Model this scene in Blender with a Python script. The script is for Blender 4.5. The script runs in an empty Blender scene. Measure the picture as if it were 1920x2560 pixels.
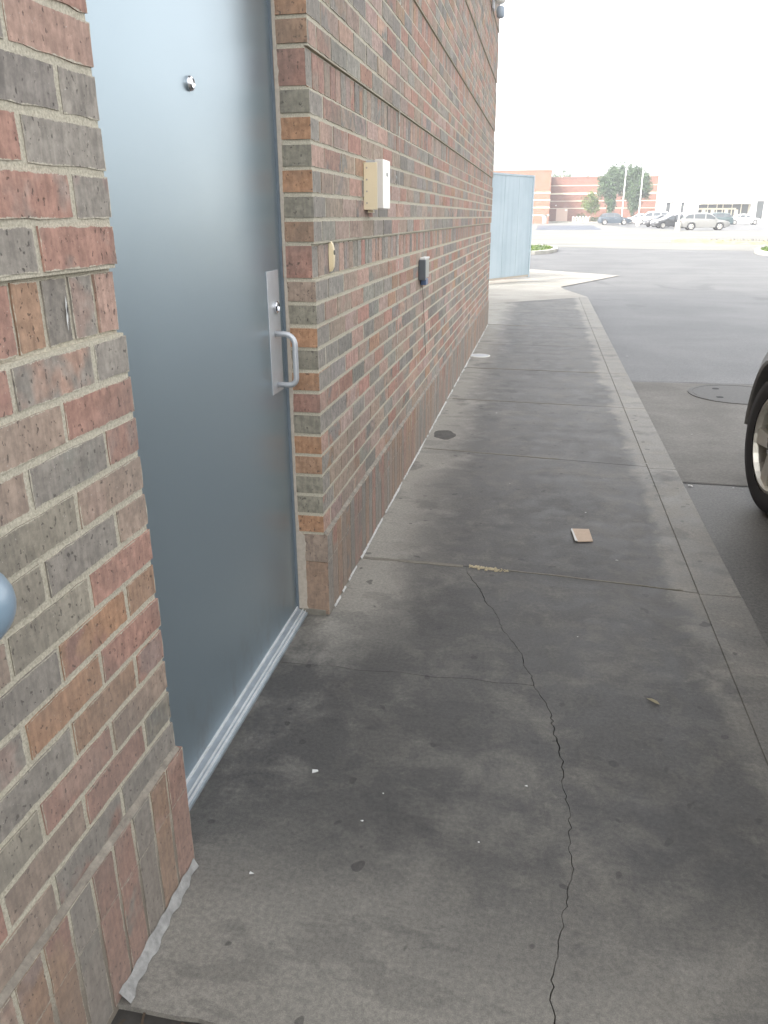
import bpy, bmesh, math, random
from mathutils import Vector, Matrix
random.seed(7)
R = math.radians
scene = bpy.context.scene
col = scene.collection

# ------------------------------------------------------------------ camera
CAM = Vector((0.6596, 0.0, 1.31))
cam_data = bpy.data.cameras.new('camera')
cam = bpy.data.objects.new('camera', cam_data)
col.objects.link(cam)
RX = Vector((0.98158, 0.19100, -0.00434))
UP = Vector((-0.06345, 0.34732, 0.93560))
FW = Vector((-0.18021, 0.91809, -0.35304))
cam.matrix_world = Matrix(((RX.x, UP.x, -FW.x, CAM.x), (RX.y, UP.y, -FW.y, CAM.y), (RX.z, UP.z, -FW.z, CAM.z), (0, 0, 0, 1)))
cam_data.sensor_fit = 'VERTICAL'
cam_data.sensor_height = 36.0
cam_data.lens = 1952.0 / 2560.0 * 36.0
cam_data.clip_start = 0.02
cam_data.clip_end = 2000.0
scene.camera = cam

# ------------------------------------------------------------------ world, sun, exposure
SUN = Vector((-0.50, -0.64, 0.58)).normalized()
SUN_EL = math.asin(SUN.z)
world = bpy.data.worlds.new('World')
scene.world = world
world.use_nodes = True
wn = world.node_tree
wn.nodes.clear()
sky = wn.nodes.new('ShaderNodeTexSky')
sky.sky_type = 'NISHITA'
sky.sun_disc = False
sky.sun_elevation = SUN_EL
sky.sun_rotation = math.atan2(SUN.x, SUN.y)
sky.air_density = 1.0
sky.dust_density = 4.0
sky.ozone_density = 1.0
hsv = wn.nodes.new('ShaderNodeHueSaturation')
hsv.inputs['Saturation'].default_value = 0.13
bg = wn.nodes.new('ShaderNodeBackground')
bg.inputs['Strength'].default_value = 0.14
wo = wn.nodes.new('ShaderNodeOutputWorld')
wn.links.new(sky.outputs[0], hsv.inputs['Color'])
wn.links.new(hsv.outputs[0], bg.inputs['Color'])
wn.links.new(bg.outputs[0], wo.inputs['Surface'])

sun_data = bpy.data.lights.new('sun', 'SUN')
sun_data.energy = 0.75
sun_data.angle = R(12)
sun_data.color = (1.0, 0.93, 0.82)
sun = bpy.data.objects.new('sun', sun_data)
sun.rotation_euler = SUN.to_track_quat('Z', 'Y').to_euler()
col.objects.link(sun)

scene.view_settings.view_transform = 'Standard'
scene.view_settings.look = 'None'
scene.view_settings.gamma = 1.0
scene.view_settings.use_curve_mapping = False
scene.view_settings.exposure = 2.35

# ------------------------------------------------------------------ helpers
def tag(o, label=None, cat=None, group=None, kind=None):
    if label: o['label'] = label
    if cat: o['category'] = cat
    if group: o['group'] = group
    if kind: o['kind'] = kind
    return o

def empty(name, loc=(0, 0, 0), rz=0.0):
    o = bpy.data.objects.new(name, None)
    o.empty_display_size = 0.1
    o.location = loc
    o.rotation_euler = (0, 0, rz)
    col.objects.link(o)
    return o

def link(name, me, mat=None, parent=None, smooth=False):
    o = bpy.data.objects.new(name, me)
    if mat is not None: me.materials.append(mat)
    if smooth:
        for p in me.polygons: p.use_smooth = True
    col.objects.link(o)
    if parent is not None: o.parent = parent
    return o

def copy_tree(o, parent=None):
    c = o.copy(); col.objects.link(c); c.parent = parent
    for ch in list(o.children): copy_tree(ch, c)
    return c

class MB:
    """collects polygons for one mesh"""
    def __init__(s): s.v = []; s.f = []; s.sm = []
    def poly(s, pts):
        n = len(s.v); s.v += [tuple(p) for p in pts]; s.f.append(list(range(n, n + len(pts)))); return s
    def box(s, a, b):
        x0, y0, z0 = a; x1, y1, z1 = b; n = len(s.v)
        s.v += [(x0,y0,z0),(x1,y0,z0),(x1,y1,z0),(x0,y1,z0),(x0,y0,z1),(x1,y0,z1),(x1,y1,z1),(x0,y1,z1)]
        for f in ((3,2,1,0),(4,5,6,7),(0,1,5,4),(1,2,6,5),(2,3,7,6),(3,0,4,7)): s.f.append([n + i for i in f])
        return s
    def prism(s, pts, z0, z1):
        """polygon (ccw seen from +z) extruded between z0 and z1"""
        n = len(s.v); k = len(pts)
        s.v += [(p[0], p[1], z0) for p in pts] + [(p[0], p[1], z1) for p in pts]
        s.f.append([n + i for i in range(k - 1, -1, -1)]); s.f.append([n + k + i for i in range(k)])
        for i in range(k):
            j = (i + 1) % k
            s.f.append([n + i, n + j, n + k + j, n + k + i])
        return s
    def tube(s, pts, r, seg=10, cap=True):
        pts = [Vector(p) for p in pts]; rings = []
        t0 = (pts[1] - pts[0]).normalized()
        ref = Vector((0, 0, 1)) if abs(t0.z) < 0.9 else Vector((1, 0, 0))
        nrm = (ref - t0 * ref.dot(t0)).normalized()
        for i, p in enumerate(pts):
            if i == 0: t = t0
            elif i == len(pts) - 1: t = (pts[i] - pts[i-1]).normalized()
            else: t = ((pts[i+1] - pts[i]).normalized() + (pts[i] - pts[i-1]).normalized()).normalized()
            nrm = (nrm - t * nrm.dot(t)).normalized(); bi = t.cross(nrm)
            rr = r[i] if isinstance(r, (list, tuple)) else r
            n = len(s.v)
            for k in range(seg):
                a = 2 * math.pi * k / seg
                s.v.append(tuple(p + nrm * (rr * math.cos(a)) + bi * (rr * math.sin(a))))
            rings.append(n)
        for a, b in zip(rings, rings[1:]):
            for k in range(seg):
                j = (k + 1) % seg
                s.f.append([a + k, a + j, b + j, b + k])
        if cap:
            s.f.append([rings[0] + k for k in range(seg - 1, -1, -1)]); s.f.append([rings[-1] + k for k in range(seg)])
        return s
    def lathe(s, prof, axis='z', c=(0, 0, 0), seg=24, cap=True):
        """prof: list of (radius, height) along the axis"""
        rings = []
        for r, h in prof:
            n = len(s.v)
            for k in range(seg):
                a = 2 * math.pi * k / seg; u = r * math.cos(a); w = r * math.sin(a)
                if axis == 'z': p = (u, w, h)
                elif axis == 'x': p = (h, u, w)
                else: p = (w, h, u)
                s.v.append((p[0] + c[0], p[1] + c[1], p[2] + c[2]))
            rings.append(n)
        for a, b in zip(rings, rings[1:]):
            for k in range(seg):
                j = (k + 1) % seg
                s.f.append([a + k, a + j, b + j, b + k])
        if cap:
            s.f.append([rings[0] + k for k in range(seg - 1, -1, -1)]); s.f.append([rings[-1] + k for k in range(seg)])
        return s
    def mesh(s, name):
        me = bpy.data.meshes.new(name)
        me.from_pydata(s.v, [], s.f); me.update()
        return me
    def build(s, name, mat=None, parent=None, smooth=False, bevel=0.0, seg=2):
        o = link(name, s.mesh(name), mat, parent, smooth)
        if bevel:
            m = o.modifiers.new('bevel', 'BEVEL'); m.width = bevel; m.segments = seg; m.limit_method = 'ANGLE'; m.angle_limit = R(40)
        return o

# ------------------------------------------------------------------ materials
class NT:
    def __init__(s, name):
        s.m = bpy.data.materials.new(name); s.m.use_nodes = True
        s.t = s.m.node_tree; s.t.nodes.clear()
        s.out = s.n('ShaderNodeOutputMaterial'); s.b = s.n('ShaderNodeBsdfPrincipled')
        s.l(s.b.outputs[0], s.out.inputs[0])
    def n(s, k, **kw):
        x = s.t.nodes.new(k)
        for a, b in kw.items(): setattr(x, a, b)
        return x
    def l(s, a, b): s.t.links.new(a, b)
    def pos(s): return s.n('ShaderNodeNewGeometry').outputs['Position']
    def obj(s): return s.n('ShaderNodeTexCoord').outputs['Object']
    def map(s, vec, scale=(1, 1, 1), loc=(0, 0, 0)):
        m = s.n('ShaderNodeMapping'); m.inputs['Scale'].default_value = scale; m.inputs['Location'].default_value = loc
        s.l(vec, m.inputs['Vector']); return m.outputs[0]
    def noise(s, vec, scale, detail=4, rough=0.55, dist=0.0):
        x = s.n('ShaderNodeTexNoise'); x.inputs['Scale'].default_value = scale; x.inputs['Detail'].default_value = detail
        x.inputs['Roughness'].default_value = rough; x.inputs['Distortion'].default_value = dist
        s.l(vec, x.inputs['Vector']); return x.outputs['Fac']
    def ramp(s, fac, lo, hi, a=0.0, b=1.0, smooth=True):
        x = s.n('ShaderNodeMapRange'); x.interpolation_type = 'SMOOTHSTEP' if smooth else 'LINEAR'
        for i, v in ((1, lo), (2, hi), (3, a), (4, b)): x.inputs[i].default_value = v
        s.l(fac, x.inputs[0]); return x.outputs[0]
    def math(s, op, a, b=None, clamp=False):
        x = s.n('ShaderNodeMath', operation=op); x.use_clamp = clamp
        for i, v in enumerate((a, b)):
            if v is None: continue
            if isinstance(v, (int, float)): x.inputs[i].default_value = v
            else: s.l(v, x.inputs[i])
        return x.outputs[0]
    def mix(s, fac, a, b, mode='MIX'):
        x = s.n('ShaderNodeMix', data_type='RGBA', blend_type=mode)
        for i, v in ((0, fac), (6, a), (7, b)):
            if isinstance(v, (int, float)): x.inputs[i].default_value = v
            elif isinstance(v, tuple): x.inputs[i].default_value = v if len(v) == 4 else v + (1,)
            else: s.l(v, x.inputs[i])
        return x.outputs[2]
    def sep(s, vec):
        x = s.n('ShaderNodeSeparateXYZ'); s.l(vec, x.inputs[0]); return x.outputs
    def bump(s, h, strength=0.3, dist=0.01):
        x = s.n('ShaderNodeBump'); x.inputs['Strength'].default_value = strength; x.inputs['Distance'].default_value = dist
        s.l(h, x.inputs['Height']); s.l(x.outputs[0], s.b.inputs['Normal']); return x
    def set(s, **kw):
        for k, v in kw.items():
            i = s.b.inputs[k.replace('_', ' ')]
            if isinstance(v, (int, float)): i.default_value = v
            elif isinstance(v, tuple): i.default_value = v if len(v) == 4 else v + (1,)
            else: s.l(v, i)
        return s

def plain(name, c, rough=0.6, metal=0.0, var=0.12, scale=30.0, bump=0.0, spec=0.5, coat=0.0):
    t = NT(name); p = t.obj(); f = t.noise(p, scale, 5)
    lo = tuple(x * (1 - var) for x in c); hi = tuple(min(1, x * (1 + var)) for x in c)
    t.set(Base_Color=t.mix(f, lo, hi), Roughness=rough, Metallic=metal)
    t.b.inputs['Specular IOR Level'].default_value = spec
    if coat: t.b.inputs['Coat Weight'].default_value = coat; t.b.inputs['Coat Roughness'].default_value = 0.06
    if bump: t.bump(f, bump, 0.004)
    return t.m

def brick_material():
    t = NT('brick_clay'); p = t.pos()
    a = t.n('ShaderNodeAttribute', attribute_name='tint'); b = t.n('ShaderNodeAttribute', attribute_name='flash')
    m1 = t.ramp(t.noise(p, 9.0, 3), 0.47, 0.62)
    c = t.mix(m1, a.outputs['Color'], b.outputs['Color'])
    mott = t.noise(p, 55, 5, 0.65)
    c = t.mix(t.ramp(mott, 0.3, 0.72), c, (1.28, 1.26, 1.22), 'MULTIPLY') if False else t.mix(1.0, c, t.mix(t.ramp(mott, 0.3, 0.7), (0.78, 0.78, 0.78), (1.16, 1.15, 1.14)), 'MULTIPLY')
    e = t.n('ShaderNodeAttribute', attribute_name='edge'); ex, ey, ez = t.sep(e.outputs['Vector'])
    dy = t.math('SUBTRACT', ez, t.math('ABSOLUTE', ex)); dz = t.math('SUBTRACT', e.outputs['Alpha'], t.math('ABSOLUTE', ey))
    d = t.math('MINIMUM', dy, dz)
    jag_ = t.math('ADD', t.math('MULTIPLY', t.math('SUBTRACT', t.noise(p, 150, 3, 0.7), 0.5), 0.0075), t.math('MULTIPLY', t.math('SUBTRACT', t.noise(p, 38, 2), 0.5), 0.006))
    smear = t.ramp(t.math('ADD', d, jag_), 0.0002, 0.0014, 1.0, 0.0)
    grain = t.noise(t.map(p, (90, 90, 14)), 1.0, 4, 0.6)
    c = t.mix(1.0, c, t.mix(t.ramp(grain, 0.35, 0.65), (0.86, 0.86, 0.87), (1.08, 1.08, 1.08)), 'MULTIPLY')
    pits = t.noise(t.map(p, (1, 1, 0.7)), 130, 2, 0.5)
    pm = t.ramp(pits, 0.645, 0.70)
    c = t.mix(t.math('MULTIPLY', pm, 0.62), c, (0.05, 0.043, 0.04))
    sp = t.ramp(t.noise(p, 260, 1), 0.74, 0.78)
    c = t.mix(t.math('MULTIPLY', sp, 0.5), c, (0.62, 0.58, 0.52))
    mc = t.mix(t.ramp(t.noise(p, 240, 4, 0.7), 0.3, 0.7), (0.40, 0.365, 0.285), (0.60, 0.555, 0.45))
    c = t.mix(t.math('MULTIPLY', smear, 0.9), c, mc)
    z = t.sep(p)[2]; g = t.noise(p, 10, 5, 0.6)
    mud = t.ramp(t.math('ADD', z, t.math('MULTIPLY', t.math('SUBTRACT', g, 0.5), 0.30)), 0.10, 0.38, 0.45, 0.0)
    c = t.mix(mud, c, (0.235, 0.200, 0.170))
    grime = t.ramp(t.noise(p, 1.7, 5, 0.6, 0.5), 0.46, 0.70, 0.0, 0.42)
    c = t.mix(grime, c, (0.20, 0.185, 0.165))
    t.set(Base_Color=c, Roughness=0.88)
    t.b.inputs['Specular IOR Level'].default_value = 0.25
    h = t.math('SUBTRACT', t.math('ADD', t.math('MULTIPLY', mott, 0.6), t.math('MULTIPLY', grain, 0.5)), t.math('MULTIPLY', pm, 1.2))
    t.bump(h, 0.55, 0.0022)
    return t.m

def mortar_material():
    t = NT('mortar'); p = t.pos()
    f = t.noise(p, 240, 4, 0.7); g = t.noise(p, 12, 4)
    c = t.mix(t.ramp(f, 0.3, 0.7), (0.40, 0.365, 0.285), (0.62, 0.575, 0.465))
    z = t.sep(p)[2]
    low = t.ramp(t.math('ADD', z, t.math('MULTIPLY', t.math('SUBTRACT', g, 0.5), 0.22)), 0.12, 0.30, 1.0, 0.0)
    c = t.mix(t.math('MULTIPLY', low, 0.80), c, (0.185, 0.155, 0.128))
    t.set(Base_Color=c, Roughness=0.95); t.b.inputs['Specular IOR Level'].default_value = 0.15
    t.bump(t.math('ADD', f, t.math('MULTIPLY', g, 0.8)), 0.7, 0.003)
    return t.m

def walk_material():
    """worn concrete: pale near the wall, at the kerb and by the end, dark trodden dirt in between, distance haze painted in"""
    t = NT('worn_concrete'); p = t.pos(); x, y, z = t.sep(p)
    big = t.noise(p, 2.1, 5, 0.6, 0.6); mid = t.noise(p, 7.5, 6, 0.65, 0.4); fine = t.noise(p, 90, 5, 0.75); grit = t.noise(p, 420, 2, 0.6)
    streak = t.noise(t.map(p, (1.1, 5.0, 1)), 1.4, 5, 0.6)
    nb = t.math('SUBTRACT', big, 0.5); nm = t.math('SUBTRACT', mid, 0.5)
    jit = t.math('ADD', t.math('MULTIPLY', nb, 0.55), t.math('MULTIPLY', nm, 0.30))
    wall = t.ramp(t.math('ADD', x, jit), 0.04, 0.36, 1.0, 0.0)
    wall = t.math('MULTIPLY', wall, t.ramp(t.math('ADD', y, jit), 1.95, 2.55))
    kerb = t.math('MULTIPLY', t.ramp(t.math('ADD', x, t.math('MULTIPLY', jit, 0.45)), 1.185, 1.265), t.ramp(y, 1.2, 4.5, 0.35, 1.0))
    near = t.ramp(t.math('ADD', t.math('ADD', y, t.math('MULTIPLY', x, 0.12)), t.math('MULTIPLY', jit, 1.5)), 0.95, 1.52, 1.0, 0.0)
    pale = t.math('MAXIMUM', t.math('MULTIPLY', wall, 0.85), t.math('MAXIMUM', t.math('MULTIPLY', kerb, 0.52), t.math('MULTIPLY', near, 0.62)))
    pale = t.math('ADD', pale, t.math('MULTIPLY', t.ramp(t.math('ADD', mid, t.math('MULTIPLY', nb, 0.8)), 0.42, 0.78), 0.30))
    pale = t.math('ADD', pale, t.math('MULTIPLY', t.math('SUBTRACT', streak, 0.5), 0.25), clamp=True)
    dirt_hazed = t.mix(t.ramp(y, 2.2, 6.5), (0.069, 0.066, 0.063), (0.106, 0.103, 0.099))  # trodden dirt; its lightening along y paints the hazier, brighter far end
    c = t.mix(pale, dirt_hazed, (0.305, 0.288, 0.254))
    st2 = t.ramp(t.noise(t.map(p, (1, 1, 1), (4, 8, 0)), 4.6, 9, 0.68, 0.3), 0.535, 0.575)
    c = t.mix(t.math('MULTIPLY', st2, 0.11), c, (0.23, 0.212, 0.182))
    st3 = t.ramp(t.noise(t.map(p, (1, 2.2, 1), (1, 3, 0)), 2.4, 8, 0.66, 0.2), 0.56, 0.60)
    c = t.mix(t.math('MULTIPLY', st3, 0.22), c, (0.040, 0.039, 0.040))
    blot = t.ramp(t.noise(t.map(p, (1, 1, 1), (3.1, 1.7, 0)), 3.3, 4, 0.6), 0.58, 0.66)
    c = t.mix(t.math('MULTIPLY', blot, 0.38), c, (0.045, 0.043, 0.043))
    gum = t.ramp(t.noise(t.map(p, (1, 1, 1), (7, 2, 0)), 16, 1), 0.715, 0.74)
    c = t.mix(t.math('MULTIPLY', gum, 0.6), c, (0.035, 0.033, 0.032))
    c = t.mix(1.0, c, t.mix(t.ramp(fine, 0.25, 0.75), (0.74, 0.74, 0.74), (1.25, 1.24, 1.21)), 'MULTIPLY')
    c = t.mix(1.0, c, t.mix(t.ramp(grit, 0.3, 0.7), (0.86, 0.86, 0.86), (1.14, 1.14, 1.14)), 'MULTIPLY')
    fleck = t.ramp(t.noise(t.map(p, (1, 1, 1), (1, 9, 0)), 150, 1), 0.80, 0.83)
    c = t.mix(t.math('MULTIPLY', fleck, 0.55), c, (0.40, 0.37, 0.31))
    t.set(Base_Color=c, Roughness=t.ramp(mid, 0.3, 0.7, 0.52, 0.68)); t.b.inputs['Specular IOR Level'].default_value = 0.45
    t.bump(t.math('ADD', t.math('MULTIPLY', fine, .5), grit), 0.25, 0.002)
    return t.m

def concrete(name, lo, hi, scale=3.0, rough=0.85, bump=0.25, stretch=(1, 1, 1)):
    t = NT(name); p = t.map(t.pos(), stretch)
    a = t.noise(p, scale, 6, 0.62, 0.3); b = t.noise(p, 70, 5, 0.7)
    c = t.mix(t.ramp(a, 0.3, 0.72), lo, hi)
    c = t.mix(1.0, c, t.mix(t.ramp(b, 0.3, 0.7), (0.84, 0.84, 0.84), (1.15, 1.15, 1.14)), 'MULTIPLY')
    t.set(Base_Color=c, Roughness=rough); t.b.inputs['Specular IOR Level'].default_value = 0.35
    t.bump(b, bump, 0.004)
    return t.m

def asphalt(name, lo, hi):
    t = NT(name); p = t.pos()
    a = t.noise(p, 0.55, 6, 0.6, 0.6); w = t.noise(t.map(p, (0.25, 1.2, 1)), 0.9, 5); b = t.noise(p, 75, 5, 0.85)
    c = t.mix(t.ramp(t.math('ADD', t.math('MULTIPLY', a, 0.6), t.math('MULTIPLY', w, 0.4)), 0.36, 0.64), lo, hi)
    c = t.mix(1.0, c, t.mix(t.ramp(b, 0.3, 0.7), (0.55, 0.55, 0.55), (1.45, 1.44, 1.41)), 'MULTIPLY')
    st = t.ramp(t.noise(t.map(p, (1, 0.45, 1), (5, 0, 0)), 0.8, 4, 0.6, 0.8), 0.60, 0.68)
    c = t.mix(t.math('MULTIPLY', st, 0.35), c, (0.03, 0.03, 0.032))
    t.set(Base_Color=c, Roughness=0.58); t.b.inputs['Specular IOR Level'].default_value = 0.5
    t.bump(b, 0.3, 0.004)
    return t.m

def door_material():
    t = NT('blue_grey_door_paint'); p = t.pos()
    a = t.noise(p, 3.0, 4); o = t.noise(p, 900, 2)
    c = t.mix(a, (0.268, 0.330, 0.364), (0.285, 0.348, 0.382))
    x, y, z = t.sep(p); d1 = t.noise(t.map(p, (1, 1, .5)), 14, 6, .7)
    dirt = t.math('MULTIPLY', t.ramp(z, 0.03, 0.28, 1.0, 0.0), t.ramp(d1, 0.45, 0.7))
    c = t.mix(t.math('MULTIPLY', dirt, 0.4), c, (0.20, 0.185, 0.165))
    t.set(Base_Color=c, Metallic=0.55, Roughness=t.ramp(a, 0.3, 0.7, 0.295, 0.33)); t.b.inputs['Specular IOR Level'].default_value = 0.5
    return t.m

def band_facade(name, c1, c2):
    """far brick: only fine courses that no one could pick apart at this distance"""
    t = NT(name); p = t.pos(); x, y, z = t.sep(p)
    b = t.n('ShaderNodeTexBrick'); b.inputs['Scale'].default_value = 1.0
    b.inputs['Color1'].default_value = c1 + (1,); b.inputs['Color2'].default_value = c2 + (1,); b.inputs['Mortar'].default_value = (0.28, 0.19, 0.14, 1)
    b.inputs['Brick Width'].default_value = 0.4; b.inputs['Row Height'].default_value = 0.2; b.inputs['Mortar Size'].default_value = 0.012
    cx = t.n('ShaderNodeCombineXYZ'); t.l(x, cx.inputs[0]); t.l(z, cx.inputs[1]); t.l(cx.outputs[0], b.inputs['Vector'])
    g = t.noise(p, 0.6, 4)
    c = t.mix(1.0, b.outputs['Color'], t.mix(g, (0.85, 0.85, 0.85), (1.12, 1.12, 1.12)), 'MULTIPLY')
    t.set(Base_Color=c, Roughness=0.9)
    return t.m

def leaf_material(name, c1, c2):
    t = NT(name); p = t.pos()
    f = t.noise(p, 1.6, 3); g = t.noise(p, 11, 2)
    c = t.mix(t.ramp(t.math('ADD', t.math('MULTIPLY', f, 0.6), t.math('MULTIPLY', g, 0.4)), 0.36, 0.64), c1, c2)
    t.set(Base_Color=c, Roughness=0.7); t.b.inputs['Specular IOR Level'].default_value = 0.2
    return t.m

M = dict(
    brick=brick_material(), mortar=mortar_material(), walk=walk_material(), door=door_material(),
    frame=plain('grey_frame_paint', (0.17, 0.205, 0.235), 0.42, 0, 0.15, 40, 0.05),
    aluminium=plain('worn_aluminium', (0.58, 0.60, 0.62), 0.38, 0.9, 0.22, 60, 0.08),
    steel=plain('satin_steel', (0.56, 0.575, 0.59), 0.5, 0.55, 0.12, 24, 0.03),
    chrome=plain('chrome', (0.75, 0.76, 0.78), 0.12, 1.0, 0.05),
    caulk=plain('grey_caulk', (0.30, 0.295, 0.28), 0.8, 0, 0.6, 70, 0.6),
    white_caulk=plain('white_caulk', (0.78, 0.77, 0.74), 0.7, 0, 0.12, 60, 0.3),
    tan_caulk=plain('tan_caulk', (0.46, 0.40, 0.33), 0.8, 0, 0.25, 80, 0.5),
    joint=plain('joint_dirt', (0.050, 0.046, 0.041), 0.95, 0, 0.4, 60),
    joint_pale=plain('joint_sand', (0.185, 0.170, 0.140), 0.95, 0, 0.4, 60, 0.4),
    groove=plain('groove_dirt', (0.085, 0.08, 0.072), 0.95, 0, 0.5, 30),
    soil=plain('dark_soil', (0.045, 0.036, 0.026), 0.95, 0, 0.5, 40, 0.8),
    cream=plain('cream_plastic', (0.70, 0.58, 0.36), 0.45, 0, 0.05, 20),
    cream_metal=plain('cream_enamel', (0.74, 0.64, 0.44), 0.40, 0, 0.06, 14),
    pale_metal=plain('satin_pale_metal', (0.72, 0.70, 0.66), 0.30, 0.35, 0.04, 12),
    grey_plastic=plain('grey_plastic', (0.42, 0.43, 0.44), 0.5, 0, 0.05),
    charcoal=plain('charcoal_plastic', (0.085, 0.095, 0.105), 0.42, 0, 0.1),
    black=plain('black_rubber', (0.016, 0.016, 0.017), 0.75, 0, 0.2, 20),
    blue_plastic=plain('blue_plastic', (0.06, 0.10, 0.19), 0.4, 0, 0.1),
    rail=plain('blue_grey_rail_paint', (0.22, 0.30, 0.37), 0.30, 0, 0.08, 20, 0.0, 0.6),
    card=plain('cardboard', (0.50, 0.39, 0.30), 0.85, 0, 0.15, 50, 0.2),
    paper=plain('white_paper', (0.66, 0.655, 0.63), 0.8, 0, 0.08),
    leaf_dry=plain('dry_leaf', (0.24, 0.21, 0.13), 0.8, 0, 0.2),
    pad=concrete('lane_concrete', (0.150, 0.143, 0.131), (0.225, 0.215, 0.198), 1.3),
    apron=concrete('pale_apron_concrete', (0.28, 0.265, 0.238), (0.37, 0.353, 0.32), 1.2),
    road=concrete('pale_road_concrete', (0.165, 0.162, 0.150), (0.225, 0.220, 0.204), 0.35, stretch=(0.3, 1, 1)),
    kerb=concrete('kerb_concrete', (0.32, 0.305, 0.27), (0.41, 0.395, 0.355), 2.0),
    yellow_kerb=concrete('faded_yellow_kerb_paint', (0.34, 0.28, 0.11), (0.42, 0.36, 0.17), 2.0),
    asphalt=asphalt('asphalt', (0.085, 0.085, 0.087), (0.125, 0.124, 0.124)),
    asphalt_dark=asphalt('patched_asphalt', (0.085, 0.081, 0.074), (0.135, 0.130, 0.120)),
    asphalt_lot=asphalt('lot_asphalt', (0.10, 0.10, 0.105), (0.15, 0.15, 0.152)),
    asphalt_blue=asphalt('new_asphalt', (0.060, 0.070, 0.095), (0.080, 0.090, 0.115)),
    iron=plain('cast_iron', (0.125, 0.122, 0.116), 0.7, 0.3, 0.3, 60, 0.5),
    grass=leaf_material('lawn', (0.05, 0.085, 0.02), (0.10, 0.13, 0.04)),
    gate=None, trunk=plain('bark', (0.16, 0.12, 0.09), 0.9, 0, 0.3, 12, 0.5),
    leaf=leaf_material('dark_foliage', (0.042, 0.078, 0.036), (0.085, 0.125, 0.058)),
    leaf_lime=leaf_material('lime_foliage', (0.085, 0.120, 0.030), (0.15, 0.19, 0.055)),
    leaf_far=leaf_material('far_foliage', (0.05, 0.08, 0.035), (0.10, 0.13, 0.06)),
    far_orange=band_facade('far_orange_brick', (0.20, 0.080, 0.046), (0.235, 0.098, 0.058)),
    far_red=band_facade('far_red_brick', (0.155, 0.062, 0.044), (0.20, 0.083, 0.058)),
    far_cream=plain('cream_band', (0.60, 0.55, 0.43), 0.8, 0, 0.06, 1),
    far_white=plain('white_render', (0.70, 0.69, 0.66), 0.85, 0, 0.03, 0.5),
    far_glass=plain('shop_glass', (0.05, 0.055, 0.055), 0.12, 0, 0.2, 1),
    far_door=plain('pinkish_steel_door', (0.55, 0.40, 0.32), 0.6, 0, 0.05, 2),
    glass=plain('car_glass', (0.03, 0.036, 0.040), 0.06, 0, 0.1, 2, 0, 0.8),
    tyre=plain('tyre_rubber', (0.020, 0.020, 0.021), 0.72, 0, 0.25, 40, 0.15),
    alloy=plain('alloy', (0.60, 0.58, 0.54), 0.28, 0.85, 0.12, 16),
    alloy_warm=plain('champagne_alloy', (0.64, 0.62, 0.56), 0.34, 0.6, 0.15, 20),
    lamp_red=plain('tail_lamp', (0.45, 0.02, 0.02), 0.2), lamp_clear=plain('head_lamp', (0.75, 0.76, 0.78), 0.1, 0.3),
    white_metal=plain('white_pole_paint', (0.78, 0.77, 0.72), 0.5, 0, 0.06, 3),
    paint_silver=plain('silver_car_paint', (0.22, 0.218, 0.208), 0.28, 0.45, 0.03, 3, 0, 0.5, 0.6),
    paint_navy=plain('navy_car_paint', (0.030, 0.045, 0.060), 0.3, 0.1, 0.05, 3, 0, 0.5, 0.6),
    paint_white=plain('white_car_paint', (0.80, 0.80, 0.79), 0.35, 0, 0.02, 3, 0, 0.5, 0.6),
    paint_black=plain('black_car_paint', (0.014, 0.014, 0.015), 0.25, 0, 0.05, 3, 0, 0.5, 0.6),
    paint_grey=plain('grey_beige_car_paint', (0.135, 0.133, 0.125), 0.35, 0.05, 0.05, 3, 0, 0.5, 0.5),
    paint_teal=plain('dark_teal_car_paint', (0.035, 0.060, 0.062), 0.3, 0.1, 0.05, 3, 0, 0.5, 0.6),
)
def gate_material():
    t = NT('blue_grey_gate_paint'); p = t.pos()
    a = t.noise(t.map(p, (6, 6, 0.35)), 1.0, 4); b = t.noise(p, 1.6, 4)
    c = t.mix(t.ramp(t.math('ADD', t.math('MULTIPLY', a, 0.6), t.math('MULTIPLY', b, 0.4)), 0.35, 0.65), (0.34, 0.42, 0.46), (0.43, 0.51, 0.55))
    t.set(Base_Color=c, Roughness=0.5); return t.m
M['gate'] = gate_material()

# ------------------------------------------------------------------ terrain heights (asphalt level)
GZ = -0.12
def lot_z(y):
    pts = ((-50, GZ), (50, GZ), (90, -0.05), (108, 0.0), (125, 0.10), (140, 0.35), (400, 0.6))
    for (a, za), (b, zb) in zip(pts, pts[1:]):
        if y <= b: return za + (zb - za) * (y - a) / (b - a)
    return pts[-1][1]

def sheet(name, xs, ys, off, mat, kind='structure'):
    mb = MB()
    for x0, x1 in zip(xs, xs[1:]):
        for y0, y1 in zip(ys, ys[1:]):
            mb.poly([(x0, y0, lot_z(y0) + off), (x1, y0, lot_z(y0) + off), (x1, y1, lot_z(y1) + off), (x0, y1, lot_z(y1) + off)])
    o = mb.build(name, mat); o['kind'] = kind
    return o

sheet('ground', (-590, -60, -20, 0, 20, 60, 590), (-190, -20, 0, 20, 50, 90, 108, 125, 140, 400, 690), -0.004, M['asphalt'])
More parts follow.
